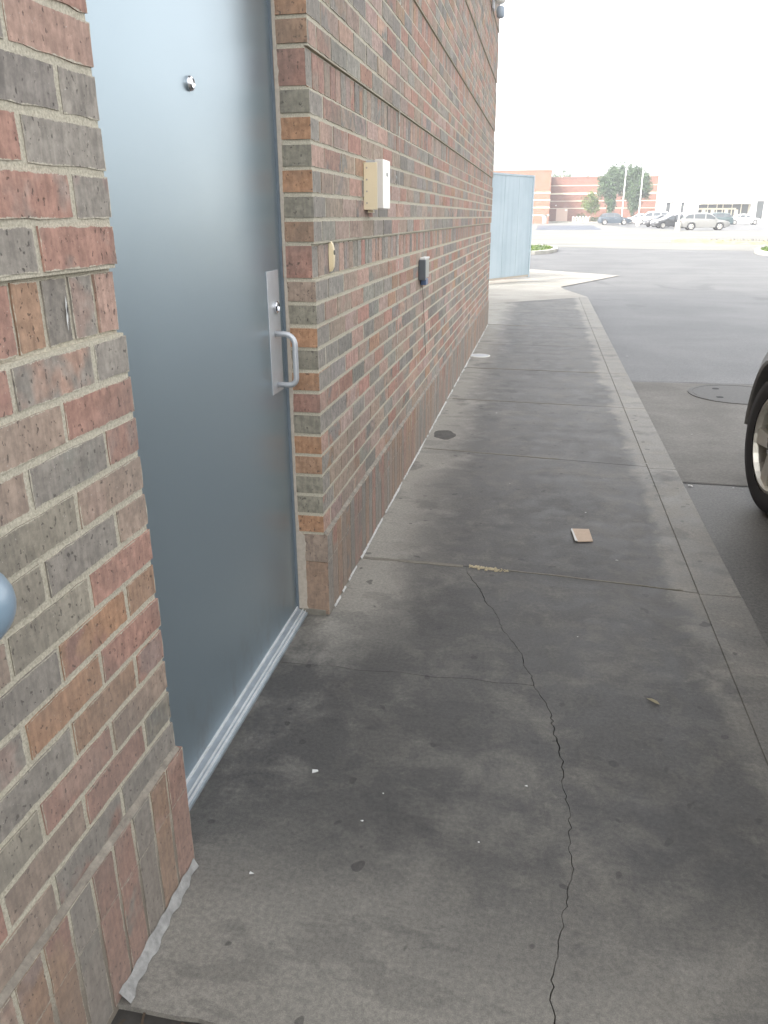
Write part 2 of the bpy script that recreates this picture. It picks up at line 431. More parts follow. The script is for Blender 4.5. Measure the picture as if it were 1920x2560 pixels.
# pale concrete road and lot beyond the near asphalt
def flat_poly(name, pts, off, mat, parent=None, kind='structure'):
    me = bpy.data.meshes.new(name); bm = bmesh.new()
    vs = [bm.verts.new((x, y, lot_z(y) + off)) for x, y in pts]
    f = bm.faces.new(vs)
    if f.calc_area() and f.normal.z < 0: f.normal_flip()
    for yy in (50, 90, 108, 125, 140):
        bmesh.ops.bisect_plane(bm, geom=bm.verts[:] + bm.edges[:] + bm.faces[:], plane_co=(0, yy, 0), plane_no=(0, 1, 0))
    bm.normal_update()
    for f in bm.faces:
        if f.normal.z < 0: f.normal_flip()
    for v in bm.verts: v.co.z = lot_z(v.co.y) + off
    bmesh.ops.triangulate(bm, faces=bm.faces[:])
    bm.to_mesh(me); bm.free()
    o = link(name, me, mat, parent)
    if kind: o['kind'] = kind
    return o
flat_poly('road', [(-60, 52), (-8, 46), (0, 42.8), (5, 39.9), (10, 37.8), (22, 35), (60, 30), (90, 62), (60, 78), (16, 88), (10.5, 103), (9.0, 140), (-60, 140)], 0.002, M['road'])
flat_poly('parking_lot', [(60, 79), (16.2, 89), (10.7, 103), (9.2, 139), (70, 139)], 0.0, M['asphalt_lot'])
flat_poly('new_asphalt_patch', [(-0.4, 91), (6.6, 91), (7.4, 124), (-0.4, 124)], 0.008, M['asphalt_blue'])
# concrete lane slab with dark patched asphalt on the near side
flat_poly('concrete_lane', [(1.452, 4.50), (2.6, 4.47), (7.5, 4.40), (7.5, 7.55), (2.6, 7.50), (1.462, 7.48)], 0.0, M['pad'])
flat_poly('patched_asphalt', [(1.45, -8), (7.5, -8), (7.5, 4.385), (2.6, 4.455), (1.452, 4.485)], 0.001, M['asphalt_dark'])

# ------------------------------------------------------------------ sidewalk: separate slabs with recessed joints
walk = empty('sidewalk'); walk['kind'] = 'structure'
MB().prism([(-0.3, -3.0), (1.448, -3.0), (1.448, 14.45), (-0.3, 12.91)], -0.16, -0.012).build('joint_bed', M['joint'], walk)
def jag(a, b, n, amp, rnd):
    a = Vector(a); b = Vector(b); d = b - a; nrm = Vector((-d.y, d.x)).normalized()
    return [tuple(a + d * (i / n) + nrm * rnd.uniform(-amp, amp)) for i in range(n + 1)]
rr = random.Random(5)
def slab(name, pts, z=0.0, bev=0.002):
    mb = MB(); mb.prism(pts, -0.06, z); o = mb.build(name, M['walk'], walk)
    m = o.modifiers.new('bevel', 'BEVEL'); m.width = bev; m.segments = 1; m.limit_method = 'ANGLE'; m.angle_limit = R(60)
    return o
XL, XG, XK = -0.30, 1.302, 1.452          # left end under the wall, groove, kerb edge
def densify(pts, step, amp, rnd):
    out = []
    for (x0, y0), (x1, y1) in zip(pts, pts[1:]):
        n = max(1, int(abs(y1 - y0) / step)) if y0 > .7 else 1
        for i in range(n): out.append((x0 + (x1 - x0) * i / n + (rnd.uniform(-amp, amp) if i else 0), y0 + (y1 - y0) * i / n))
    return out + [pts[-1]]
crack = [(0.430, 2.857), (0.441, 2.80), (0.463, 2.752), (0.489, 2.693), (0.512, 2.64), (0.531, 2.565), (0.566, 2.50), (0.590, 2.434), (0.602, 2.37), (0.635, 2.30), (0.668, 2.229), (0.676, 2.16), (0.706, 2.10),
         (0.712, 2.045), (0.741, 1.975), (0.761, 1.915), (0.768, 1.83), (0.783, 1.76), (0.789, 1.697), (0.786, 1.62), (0.799, 1.55), (0.802, 1.484), (0.797, 1.40), (0.806, 1.35), (0.801, 1.32), (0.788, 1.26), (0.780, 1.21), (0.771, 1.15), (0.765, 1.113), (0.757, 1.05), (0.762, 0.991), (0.752, 0.90), (0.761, 0.80), (0.748, 0.6), (0.76, 0.2), (0.75, -3.0)]
crack = densify(crack, .012, .0042, rr)
kc = [i for i, p in enumerate(crack) if p[1] == 2.045][0]
def cw(y): return 0.0003 + 0.0009 * max(0, math.sin(y * 7.3 + 1)) ** 2 + 0.0006 * abs(math.sin(y * 31))
side_joint = [(XL, 2.03), (0.007, 2.035), (0.10, 2.041), (0.19, 2.032), (0.30, 2.046), (0.41, 2.036), (0.52, 2.050), (0.60, 2.040), (0.66, 2.048), (0.7085, 2.0455)]
up_left = [(XL, 2.869)] + [(x - cw(y), y) for x, y in crack[:kc]]
up_left = up_left + [(x, y + 0.0006) for x, y in reversed(side_joint)]
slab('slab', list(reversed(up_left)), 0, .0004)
# lower-left slab stops at a planting bed beside the wall
lo_left = [(x, y - 0.0010) for x, y in side_joint] + [(x - cw(y), y) for x, y in crack[kc:]]
lo_left += [(0.27, -3.0), (0.262, 0.60), (0.255, 0.882)] + jag((0.25, 0.884), (-0.02, 0.884), 8, 0.004, rr) + [(XL, 0.884)]
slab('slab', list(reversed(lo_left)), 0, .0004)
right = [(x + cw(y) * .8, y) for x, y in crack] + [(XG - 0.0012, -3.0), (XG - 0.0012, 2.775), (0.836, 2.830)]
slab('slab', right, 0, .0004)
jl = [((XL, 2.872), (0.416, 2.862), (0.836, 2.835), (XG, 2.780)), ((XL, 4.53), (0.42, 4.49), (0.836, 4.43), (XG, 4.375)), ((XL, 5.95), (0.42, 5.905), (0.836, 5.875), (XG, 5.845)),
      ((XL, 7.285), (0.42, 7.25), (0.836, 7.225), (XG, 7.205)), ((XL, 8.78), (0.42, 8.75), (0.836, 8.73), (XG, 8.71)), ((XL, 10.48), (0.42, 10.40), (0.836, 10.31), (XG, 10.20)), ((XL, 11.9), (0.42, 11.9), (0.836, 11.9), (XG, 11.9)), ((XL, 12.91), (0.42, 13.545), (0.836, 13.91), (XG, 14.325))]
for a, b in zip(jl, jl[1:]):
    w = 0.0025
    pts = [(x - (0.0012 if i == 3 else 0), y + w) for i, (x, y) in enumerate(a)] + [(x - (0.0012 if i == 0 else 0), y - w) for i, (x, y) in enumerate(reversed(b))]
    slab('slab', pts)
ky = [-3.0, 1.52, 2.77, 4.345, 5.83, 7.19, 8.70, 10.18, 11.9, 14.44]
for a, b in zip(ky, ky[1:]):
    o = slab('kerb_stone', [(XG + 0.0005, a + 0.002), (XK, a + 0.002), (XK + rr.uniform(-.003, .004), b - 0.002), (XG + 0.0005, b - 0.002)], 0.001)
MB().box((XG - .0011, -2.9, -.03), (XG + .0004, 14.2, -.0022)).build('groove_filler', M['groove'], walk)
# sanded-in joints that show pale instead of dark
for (a, b, w) in (((0.0, 2.882), (0.42, 2.868), 0.020), ((0.60, 2.858), (1.25, 2.794), 0.008), ((0.02, 4.535), (0.82, 4.445), 0.016), ((0.04, 5.94), (1.0, 5.875), 0.013), ((0.03, 7.29), (1.2, 7.225), 0.022), ((0.0, 10.47), (0.50, 10.38), 0.05)):
    top = jag(a, b, 9, 0.004, rr); n2 = [(x, y - w * rr.uniform(0.5, 1.2)) for x, y in top]
    MB().prism(n2 + list(reversed(top)), -0.02, 0.0015).build('joint_filler', M['joint_pale'], walk)
# crumbled aggregate where the crack meets the joint
agg = MB()
for i in range(150):
    x = rr.uniform(0.445, 0.60); y = 2.862 - (x - 0.44) * 0.12 + rr.gauss(0, 0.008); s = rr.uniform(0.0025, 0.006) * (1 if x < .56 else .6)
    agg.lathe([(s * .6, -s * .4), (s, 0), (s * .6, s * .5)], 'z', (x, y, 0.001), 5)
o = agg.build('exposed_aggregate', plain('yellowish_aggregate', (0.42, 0.36, 0.24), 0.9, 0, 0.5, 90), walk); o['kind'] = 'stuff'
# planting bed soil with bits of mulch at the near end
soil = MB().prism([(-0.35, -3.0), (0.262, -3.0), (0.256, 0.60), (0.25, 0.878), (-0.35, 0.878)], -0.2, -0.025).build('planting_bed', M['soil']); soil['kind'] = 'structure'
mul = MB()
for i in range(500):
    x, y = rr.uniform(0.0, 0.25), rr.uniform(0.55, 0.878); a = rr.uniform(0, 6.3); l = rr.uniform(.008, .03); d = Vector((math.cos(a) * l, math.sin(a) * l, rr.uniform(-.004, .006)))
    p = Vector((x, y, -0.022 + rr.uniform(0, .012))); q = Vector((-d.y, d.x, 0)).normalized() * rr.uniform(.001, .003)
    mul.poly([p - d - q, p + d - q, p + d + q, p - d + q])
o = mul.build('mulch', plain('mulch_bark', (0.075, 0.055, 0.038), 0.95, 0, 0.5, 120)); tag(o, 'dark mulch and roots at the near end of the pavement slab', 'mulch', kind='stuff')
# apron of pale concrete at the driveway
ap = bpy.data.meshes.new('driveway_apron')
apv = [(-0.9, 12.6, 0.002), (-0.177, 13.017, 0.002), (0.55, 13.66, 0.002), (1.45, 14.46, 0.0), (1.10, 17.0, -0.08), (1.06, 17.9, -0.111), (2.60, 21.65, -0.112), (0.30, 24.0, -0.112), (-2.5, 26.0, -0.112), (-2.5, 13, 0.002)]
ap.from_pydata(apv, [], [(0, 1, 2, 9), (2, 3, 4, 9), (4, 5, 8, 9), (5, 6, 7, 8)]); ap.update()
o = link('driveway_apron', ap, M['apron']); o['kind'] = 'structure'

# ------------------------------------------------------------------ brick building
bld = empty('brick_building', (0, 2.36, 0))
tag(bld, 'brick building with recessed grey metal door and soldier course base beside the pavement', 'building')
def bb(mb, name, mat, **k):
    """part of the building: vertices are given in world coordinates"""
    mb.v = [(x, y - 2.36, z) for x, y, z in mb.v]
    return mb.build(name, mat, bld, **k)
W = -0.0095                                # main brick face
YC, YL, YE = 2.358, 1.203, 10.46           # door-side corner, left pier corner, far end
H = 6.0
core = MB()
core.box((-0.30, -12, -0.1), (-0.0222, YL - 0.0045, H - .3))
core.box((-0.30, YC + 0.0045, -0.1), (-0.0222, YE - 0.0045, H - .3))
core.box((-0.30, YL - 0.004, 2.24), (-0.0222, YC + 0.004, H - .3))
def mortar_band(z0, z1, x):
    core.box((-0.0221, -12, z0), (x, YL - 0.004, z1)).box((-0.0221, YC + 0.004, z0), (x, YE - 0.004, z1))
    if z0 > 2.24: core.box((-0.0221, YL - 0.004, z0), (x, YC + 0.004, z1))
mortar_band(0.3035, 1.1346, W - 0.0020); zz = 1.2366
while zz < H - .5: mortar_band(zz, min(zz + 0.4128, H - .301), W - 0.0020); zz += 0.5148
core.box((-20, -12, -0.1), (-0.3001, YE - 0.004, H - .3))
bb(core, 'wall', M['mortar'])
foot = MB()
foot.box((-0.29, -12, -0.05), (-0.0008, YL + 0.006, 0.303)).box((-0.29, YC + 0.0046, -0.05), (-0.0008, YE - 0.0045, 0.303))
# recessed rowlock bands have their own, deeper mortar: handled by the bricks' own depth
rw_ = random.Random(8); wash = MB()
for y0, y1 in ((-1.0, YL + .004), (YC, YE)):
    n = int((y1 - y0) / .035); prof = []
    for i in range(n + 1):
        y = y0 + (y1 - y0) * i / n
        prof.append(((W - .002, y, .3135 + rw_.uniform(-.0012, .0012)), (-.0012 + rw_.uniform(-.001, .0012), y, .3052 + rw_.uniform(-.001, .001)), (-.0012 + rw_.uniform(-.002, .0008), y, .3015)))
    for a, b in zip(prof, prof[1:]):
        wash.poly([a[1], b[1], b[0], a[0]]); wash.poly([a[2], b[2], b[1], a[1]])
bb(wash, 'plinth_wash', concrete('dirty_mortar_wash', (0.20, 0.175, 0.145), (0.32, 0.285, 0.235), 30))['kind'] = 'stuff'; bb(foot, 'plinth', M['mortar'])
cop = MB().box((-20.05, -12.05, H - .3), (0.05, YE + 0.05, H)); bb(cop, 'coping', M['far_cream'])

RED = (0.370, 0.212, 0.164); PINK = (0.420, 0.280, 0.222); ORG = (0.405, 0.235, 0.140); OLV = (0.268, 0.247, 0.195)
GRY = (0.275, 0.256, 0.222); BRN = (0.335, 0.258, 0.202); DGR = (0.215, 0.202, 0.181); ORB = (0.365, 0.232, 0.152); MAU = (0.365, 0.272, 0.230)
def wallcol(r):
    u = r.random()
    c = RED if u < .2 else PINK if u < .34 else MAU if u < .46 else GRY if u < .70 else DGR if u < .80 else BRN if u < .97 else ORB
    k = r.uniform(.9, 1.1)
    return tuple(x * k * r.uniform(.97, 1.03) for x in c)
def soften(c, f): return tuple(x * (1 - f) + m * f for x, m in zip(c, (.345, .268, .228)))
def scaled(c, k): return tuple(x * k for x in c)
def second(c, r):
    return wallcol(r) if r.random() < .35 else tuple(x * kk * r.uniform(.98, 1.02) for x in c for kk in [1]) if False else scaled(c, r.uniform(.84, 1.16))

bricks = []          # (y0,y1,z0,z1,face x,depth,tint,flash,reveal tint,reveal flash)
rb = random.Random(11)
J = 0.0057           # half joint
P = 0.0688
courses = [('soldier', 0.0, 0.2057, 0.0005), ('rowlock', 0.2057, 0.309, 0.0010)]
z = 0.309; k = 0
for i in range(12): courses.append(('run', z, z + P, W)); z += P
while z < 4.4:
    courses.append(('rowlock', z, z + 0.102, W - 0.009)); z += 0.102
    for i in range(6): courses.append(('run', z, z + P, W)); z += P
reveal = [ORB, BRN, ORG, OLV, OLV, ORB, ORG, OLV, RED, ORG, OLV, ORG, OLV, BRN, RED, ORB, OLV, ORG, OLV, ORG, OLV, RED, ORB, ORG, RED, OLV, ORG, OLV]
left_cols = {  # right-hand bricks of the left pier, seen from the door edge leftwards, by course index
    2: [GRY, GRY, BRN], 3: [OLV, RED, BRN], 4: [BRN, RED, OLV], 5: [RED, ORB, GRY], 6: [RED, ORG, GRY], 7: [ORB, ORG, GRY], 8: [RED, OLV, BRN], 9: [BRN, GRY, OLV], 10: [BRN, OLV, GRY], 11: [RED, GRY, BRN],
    12: [RED, BRN, RED], 13: [GRY, GRY, RED], 15: [RED, GRY, GRY], 16: [GRY, RED, BRN], 17: [GRY, RED, GRY], 18: [GRY, DGR, RED], 19: [PINK, GRY, RED], 20: [RED, RED, GRY], 14: [PINK, GRY, GRY, ORB, RED, PINK, GRY]}
def plinth_col(y):
    q = random.Random(int(round(y / .0674)) * 7 + 3); return scaled(q.choice((BRN, GRY, ORB, BRN, RED, GRY)), q.uniform(.88, 1.0))
run_i = 0
for ci, (kind, z0, z1, fx) in enumerate(courses):
    a, b = z0 + (J if ci != 1 else J * .22), z1 - (J if ci != 0 else J * .22)
    # right-hand wall
    if kind == 'run':
        ys = [YC]
        if run_i % 2: ys += [YC + .145, YC + .356]
        else: ys += [YC + .095, YC + .255]
        while ys[-1] < YE - 0.24: ys.append(ys[-1] + .203)
        ys.append(YE)
    else:
        ys = [YC]
        while ys[-1] < YE - 0.09: ys.append(ys[-1] + .0674)
        ys.append(YE)
    for i, (p, q) in enumerate(zip(ys, ys[1:])):
        y0 = p if i == 0 else p + J * (.7 if kind != 'run' else 1)
        y1 = q if i == len(ys) - 2 else q - J * (.7 if kind != 'run' else 1)
        c = wallcol(rb); 
        if kind != 'run' and ci < 2: c = plinth_col(y0)
        rv = reveal[ci] if ci < len(reveal) else ORB
        if i == 0: c = GRY if ci % 2 else (PINK if rb.random() < .5 else GRY)
        c = scaled(soften(c, .12), 1.10); rv = scaled(soften(rv, .0), 1.05)
        bricks.append((y0, y1, a, b, fx, 0.092, c, second(c, rb), rv if i == 0 else c, (scaled(rv, rb.uniform(.85, 1.05))) if i == 0 else c))
    # left pier, counted back from its door-side edge
    if z0 < 2.3:
        if kind == 'run':
            ys = [YL, YL - (.102 if (run_i % 2 == 1) else .203)]
            step = .203
        else: ys = [YL, YL - .064]; step = .0674
        while ys[-1] > 0.12: ys.append(ys[-1] - step)
        for i, (q, p) in enumerate(zip(ys, ys[1:])):
            y1 = q + (0.0 if kind == 'run' else (0.010 if ci < 2 else -0.004)) if i == 0 else q - J * (.8 if kind != 'run' else 1)
            y0 = p + J * (.8 if kind != 'run' else 1)
            lc = left_cols.get(ci, []); c = lc[i] if i < len(lc) else wallcol(rb)
            if ci < 2: c = plinth_col(y0)
            k = rb.uniform(.94, 1.06); c = scaled(soften(tuple(x * k for x in c), .14), 1.08)
            bricks.append((y0, y1, a, b, fx, 0.092, c, second(c, rb), c, c))
    if kind == 'run': run_i += 1

def brick_geo(spec, r, fine):
    y0, y1, z0, z1, fx, dep, c, c2, rv, rv2 = spec
    cy, cz = (y0 + y1) / 2, (z0 + z1) / 2
    j = 0.0017 if fine else 0.0
    if fine:
        L, S = (y1 - y0), (z1 - z0)
        nl = 7 if L > .12 else (4 if L > .08 else 2); ns = 2 if S < .08 else (3 if S < .12 else 5)
        o = [(y0 + L * i / nl, z0) for i in range(nl)] + [(y1, z0 + S * i / ns) for i in range(ns)] + [(y1 - L * i / nl, z1) for i in range(nl)] + [(y0, z1 - S * i / ns) for i in range(ns)]
        o = [(p[0] + r.uniform(-j, j), p[1] + r.uniform(-j, j)) for p in o]
    else:
        o = [(y0, z0), (y1, z0), (y1, z1), (y0, z1)]
    n = len(o); tilt = r.uniform(-.0011, .0011) if fine else 0
    fxs = fx + r.uniform(-.0009, .0009)
    v = [(fxs + tilt * (p[0] - cy) * 10, p[0], p[1]) for p in o] + [(fx - dep, min(max(p[0], y0), y1), min(max(p[1], z0), z1)) for p in o]
    f = [list(range(n))] + [[i + n, (i + 1) % n + n, (i + 1) % n, i] for i in range(n)]
    NE = (0, 0, 1, 1)
    cols = [(c, c2, (p[0] - cy, p[1] - cz, (y1 - y0) / 2, (z1 - z0) / 2)) for p in o]
    for i in range(n): cols += [(rv, rv2, NE)] * 4
    return v, f, cols
def set_cols(me, cols):
    for nm, idx in (('tint', 0), ('flash', 1), ('edge', 2)):
        a = me.attributes.new(nm, 'FLOAT_COLOR', 'CORNER')
        flat = []
        for c in cols: flat += [c[idx][0], c[idx][1], c[idx][2], c[idx][3] if idx == 2 else 1.0]
        a.data.foreach_set('color', flat)
def shown(s):
    """rough projected size of a brick's face from the camera, 0 when it is outside the frame"""
    p = Vector((s[4], (s[0] + s[1]) / 2, (s[2] + s[3]) / 2)) - CAM
    d = p.dot(FW)
    if d < 0.05: return 0
    u, w = p.dot(RX) / d, p.dot(UP) / d
    if abs(u) > 0.53 or abs(w) > 0.70: return 0
    return (s[1] - s[0]) * (s[3] - s[2]) * abs(p.x) / p.length ** 3
order = sorted(range(len(bricks)), key=lambda i: -shown(bricks[i]))
single = set(order[:296])
rest_v, rest_f, rest_c = [], [], []
for i, s in enumerate(bricks):
    r = random.Random(i * 13 + 1)
    d = (Vector((s[4], s[0], s[2])) - CAM).length
    v, f, cols = brick_geo(s, r, d < 4.2)
    if i in single:
        cx, cy, cz = s[4], (s[0] + s[1]) / 2, (s[2] + s[3]) / 2
        me = bpy.data.meshes.new('brick')
        me.from_pydata([(x - cx, y - cy, q - cz) for x, y, q in v], [], f); set_cols(me, cols)
        o = link('brick', me, M['brick'], bld); o.location = (cx, cy - 2.36, cz)
    else:
        n = len(rest_v); rest_v += [(x, y - 2.36, q) for x, y, q in v]; rest_f += [[k + n for k in ff] for ff in f]; rest_c += cols
me = bpy.data.meshes.new('brickwork'); me.from_pydata(rest_v, [], rest_f); set_cols(me, rest_c)
o = link('brickwork', me, M['brick'], bld); o['kind'] = 'stuff'

# rendered strip at the foot of the door-side corner and thin mortar smears over the plinth bricks
bb(MB().box((-0.108, YC - 0.004, -0.02), (-0.012, YC + 0.02, 0.022)), 'parging', M['joint_pale'], bevel=0.004)
# control joint: a broken vertical line of pale caulk
cj = MB(); r = random.Random(3); zz = 0.55
while zz < 2.9:
    l = r.uniform(.03, .11); y = 3.72 + (zz - .6) * 0.04 / .6 if zz < 1.5 else 3.79 + (zz - 1.4) * .11
    y = 3.725 + min(zz, 2.3) * 0.055
    cj.box((W - 0.004, y - .0015, zz), (W + 0.0012, y + r.uniform(.0004, .0018), zz + l)); zz += l + r.uniform(.004, .03)
bb(cj, 'control_joint', plain('old_pale_caulk', (.56, .53, .47), .8, 0, .3, 40))['kind'] = 'stuff'
# caulk at the foot of the left pier
cp = MB(); n = 44; prof = []
L1, L2 = [], []
for i in range(n + 1):
    y = 0.886 + (1.205 - 0.886) * i / n
    wv = .0022 * math.sin(i * .9) + .0018 * math.sin(i * .37 + 2) + r.uniform(-.0009, .0009)
    L1.append((0.002, y, 0.022 + wv)); L2.append((0.020 + wv - .009 * i / n, y, 0.0022))
for i in range(n): cp.poly([L2[i], L2[i+1], L1[i+1], L1[i]])
bb(cp, 'base_caulk', M['caulk'], smooth=True)
# white broken caulk line along the foot of the long wall
wc = MB(); yy = 2.42
while yy < 10.4:
    l = r.uniform(.02, .11); a = r.uniform(.0, .0045) * (.5 + min(1, yy / 6)) * (1.0 + (yy > 6) * .8)
    k = 5; up = [(0.0012, yy + l * i / k, .004 + r.uniform(.002, .009)) for i in range(k + 1)]; dn = [(0.0045 + a * r.uniform(.4, 1.2), yy + l * i / k, .0022) for i in range(k + 1)]
    for i in range(k): wc.poly([dn[i], dn[i+1], up[i+1], up[i]])
    yy += l + (r.uniform(-.01, .004) if r.random() < .8 else r.uniform(.02, .10))
bb(wc, 'base_caulk', plain('ragged_white_caulk', (.50, .49, .46), .8, 0, .45, 50, .5))['kind'] = 'stuff'
# pale smear on the wall and white scratches on a left pier brick
sm = MB()
for i in range(7):
    y, zc = 3.735 + r.uniform(-.035, .03), 1.462 + r.uniform(-.022, .022); a = r.uniform(0, 3.1); l = r.uniform(.008, .022); w_ = r.uniform(.002, .005)
    dy, dz = math.cos(a) * l, math.sin(a) * l
    sm.poly([(W + .0035, y - dy, zc - dz), (W + .0035, y - dz * .3 + w_, zc + dy * .2), (W + .0035, y + dy, zc + dz), (W + .0035, y + dz * .3 - w_, zc - dy * .2)])
bb(sm, 'paint_smear', plain('pale_blue_smear', (0.50, 0.55, 0.55), 0.8))
sc = MB()
for (y, za, zb, w_) in ((1.056, 1.168, 1.206, .0035), (1.0535, 1.155, 1.188, .002), (1.0575, 1.176, 1.198, .0022)):
    sc.poly([(W - .0068, y, za), (W - .0068, y + w_, (za + zb) / 2), (W - .0068, y + .001, zb), (W - .0068, y - w_ * .6, (za + zb) / 2)])
bb(sc, 'paint_scratch', M['paper'])

# ------------------------------------------------------------------ door in its recess
DX = -0.118
dr = empty('door', (DX, -0.08 - 0.0, 0.0)); dr.parent = bld            # hinge side far behind the left pier
dr.location = (DX, 1.255 - 2.36, 0.022)
def dpart(mb, name, mat, **k):
    mb.v = [(x - DX, y - 1.255, z - 0.022) for x, y, z in mb.v]
    return mb.build(name, mat, dr, **k)
dpart(MB().box((DX - 0.045, 1.255, 0.024), (DX, 2.3595, 2.15)), 'door_leaf', M['door'], bevel=0.0015)
py_, pz_ = 1.792, 1.583
dpart(MB().lathe([(0.0155, 0.0), (0.0155, .004), (0.0135, .0085), (0.0095, .0105), (0.0088, .0085), (0.006, .008)], 'x', (DX, py_, pz_), 28), 'peephole', M['chrome'], smooth=False)
pl_y0, pl_y1, pl_z0, pl_z1 = 2.222, 2.325, 0.808, 1.166
dpart(MB().box((DX, pl_y0, pl_z0), (DX + .003, pl_y1, pl_z1)), 'pull_plate', M['steel'], bevel=0.001)
dpart(MB().lathe([(0.017, .003), (0.017, .010), (0.014, .0125), (0.0125, .0105), (0.0125, .008)], 'x', (DX, 2.283, 1.062), 24), 'lock_cylinder', M['chrome'])
dpart(MB().box((DX + .0075, 2.2815, 1.052), (DX + .0092, 2.2845, 1.072)), 'keyway', M['black'])
hp = []
hz0, hz1, hy, so = 0.832, 0.985, 2.272, 0.062
for t_ in range(0, 7):
    a = R(90 * t_ / 6); hp.append((DX + so - .022 + .022 * math.sin(a), hy, hz0 + .022 - .022 * math.cos(a)))
hp = [(DX + .002, hy, hz0)] + hp
up = []
for t_ in range(0, 9):
    a = R(90 * t_ / 8); up.append((DX + so - .032 + .032 * math.cos(a), hy, hz1 - .032 + .032 * math.sin(a)))
hp += up + [(DX + .002, hy, hz1)]
dpart(MB().tube(hp, 0.0085, 14), 'pull_handle', M['steel'], smooth=True)
fr = MB().box((-0.22, 2.3608, 0.0), (-0.1005, 2.42, 2.21)).box((-0.22, YL - 0.03, 2.1525), (-0.1005, 2.362, 2.239)).box((-0.22, YL - .03, 0.0), (-0.1005, 1.253, 2.152))
bb(fr, 'door_frame', M['frame'], bevel=0.003)
cb = MB(); nseg = 150; ring = []
for q in range(nseg + 1):
    zc = 0.02 + 2.2 * q / nseg; e = (-0.0800 if zc < .31 else -0.0985) + r.uniform(-.0012, .0012) + .0015 * math.sin(zc * 9) + (r.random() < .06) * .004
    ring.append([(-0.1085, 2.3606, zc), (-0.1085, YC - .0012 + r.uniform(-.0005, .0005), zc), (e, YC - .0008, zc), (e + .001, 2.3606, zc)])
for a, b in zip(ring, ring[1:]):
    for q in range(3): cb.poly([a[q], a[q+1], b[q+1], b[q]])
bb(cb, 'frame_caulk', M['tan_caulk'])
th = MB(); rg = MB()
for (x0, x1, h, m_) in ((DX - .04, DX - .001, .021, th), (DX - .001, DX + .004, .0245, rg), (DX + .004, DX + .022, .017, th), (DX + .022, DX + .0245, .0205, rg), (DX + .0245, DX + .031, .013, th), (DX + .031, DX + .0335, .0155, rg), (DX + .0335, DX + .040, .008, th)):
    m_.box((x0, 1.21, -.004), (x1 - .0002, 2.3604, h))
bb(th, 'threshold', plain('worn_grey_threshold', (0.36, 0.40, 0.43), 0.42, 0.3, 0.35, 25, 0.05)); bb(rg, 'threshold_ridge', plain('worn_bright_ridge', (0.72, 0.73, 0.73), 0.5, 0.1, 0.35, 18)); 

# ------------------------------------------------------------------ things fixed on the wall
kb = empty('key_box', (W, 3.10, 1.42)); tag(kb, 'cream and grey metal lock box on the brick wall, right of the grey door', 'lock box')
MB().box((0, -.052, -.083), (0.0505, -.045, .078)).box((0.0, -.045, -.083), (.006, .095, .078)).build('back_plate', M['cream_metal'], kb, bevel=0.001)
MB().box((.006, -.038, -.078), (.040, .088, .086)).build('body', M['grey_plastic'], kb, bevel=0.0015)
MB().box((.0402, -.041, -.080), (.072, .091, .089)).build('cover', M['pale_metal'], kb, bevel=0.0025)
MB().lathe([(.008, .0722), (.008, .0735), (.005, .0745)], 'x', (0, .03, .04), 12).build('lock', M['charcoal'], kb)
for zc in (.06, .02, -.02, -.06): MB().lathe([(.0035, -.0535), (.0035, -.052)], 'y', (.012, 0, zc), 8).build('screw', M['tan_caulk'], kb)
MB().box((.010, -.030, -.093), (.030, .0, -.084)).build('latch', M['cream_metal'], kb)

db = empty('doorbell', (W - .008, 2.563, 1.193)); tag(db, 'cream plastic doorbell in the recessed brick band beside the door', 'doorbell')
pts = []
for i in range(9):
    a = -1 + 2 * i / 8; pts.append((0.004 + .010 * (1 - a * a) ** .5 * .9 + .002, a))
bell = MB()
n = 9
secs = []
for (x, a) in pts:
    zc = a * .046; hw = .0145 * (1 - .25 * abs(a) ** 4); secs.append((x, zc, hw))
for (x0, z0, w0), (x1, z1, w1) in zip(secs, secs[1:]):
    bell.poly([(x0, -w0 * .75, z0), (x0, w0 * .75, z0), (x1, w1 * .75, z1), (x1, -w1 * .75, z1)])
    bell.poly([(0, -w0, z0), (x0, -w0 * .75, z0), (x1, -w1 * .75, z1), (0, -w1, z1)])
    bell.poly([(x0, w0 * .75, z0), (0, w0, z0), (0, w1, z1), (x1, w1 * .75, z1)])
for (x, z_, w_), s in ((secs[0], 1), (secs[-1], -1)):
    bell.poly([(0, -w_, z_), (0, w_, z_), (x, w_ * .75, z_), (x, -w_ * .75, z_)][::s])
bell.build('casing', M['cream'], db)
MB().lathe([(.0075, .012), (.0075, .0165), (.005, .018)], 'x', (0, 0, .012), 14).build('button', plain('dark_button', (.10, .085, .06), .4), db)

cr = empty('card_reader', (W, 4.51, 1.04)); tag(cr, 'small dark grey keypad box on the brick wall with a cable hanging below', 'keypad')
MB().box((0, -.09, -.055), (.038, -.0605, .052)).build('cover', M['charcoal'], cr, bevel=0.004)
MB().box((0, -.06, -.050), (.030, .115, .050)).build('body', plain('greenish_grey_plastic', (.30, .30, .26), .4), cr, bevel=0.004)
MB().box((.0, -.056, .0505), (.034, .11, .062)).build('hood', M['paper'], cr, bevel=0.004)
MB().box((.004, -.03, -.085), (.034, .06, -.052)).build('cable_clip', M['blue_plastic'], cr, bevel=0.003)
MB().tube([(.014, -.01, -.08), (.008, .02, -.11), (.006, .06, -.16), (.005, .085, -.22), (.006, .13, -.30), (.005, .16, -.40), (.006, .20, -.50)], .0018, 6).build('cable', M['joint_pale'], cr, smooth=True)

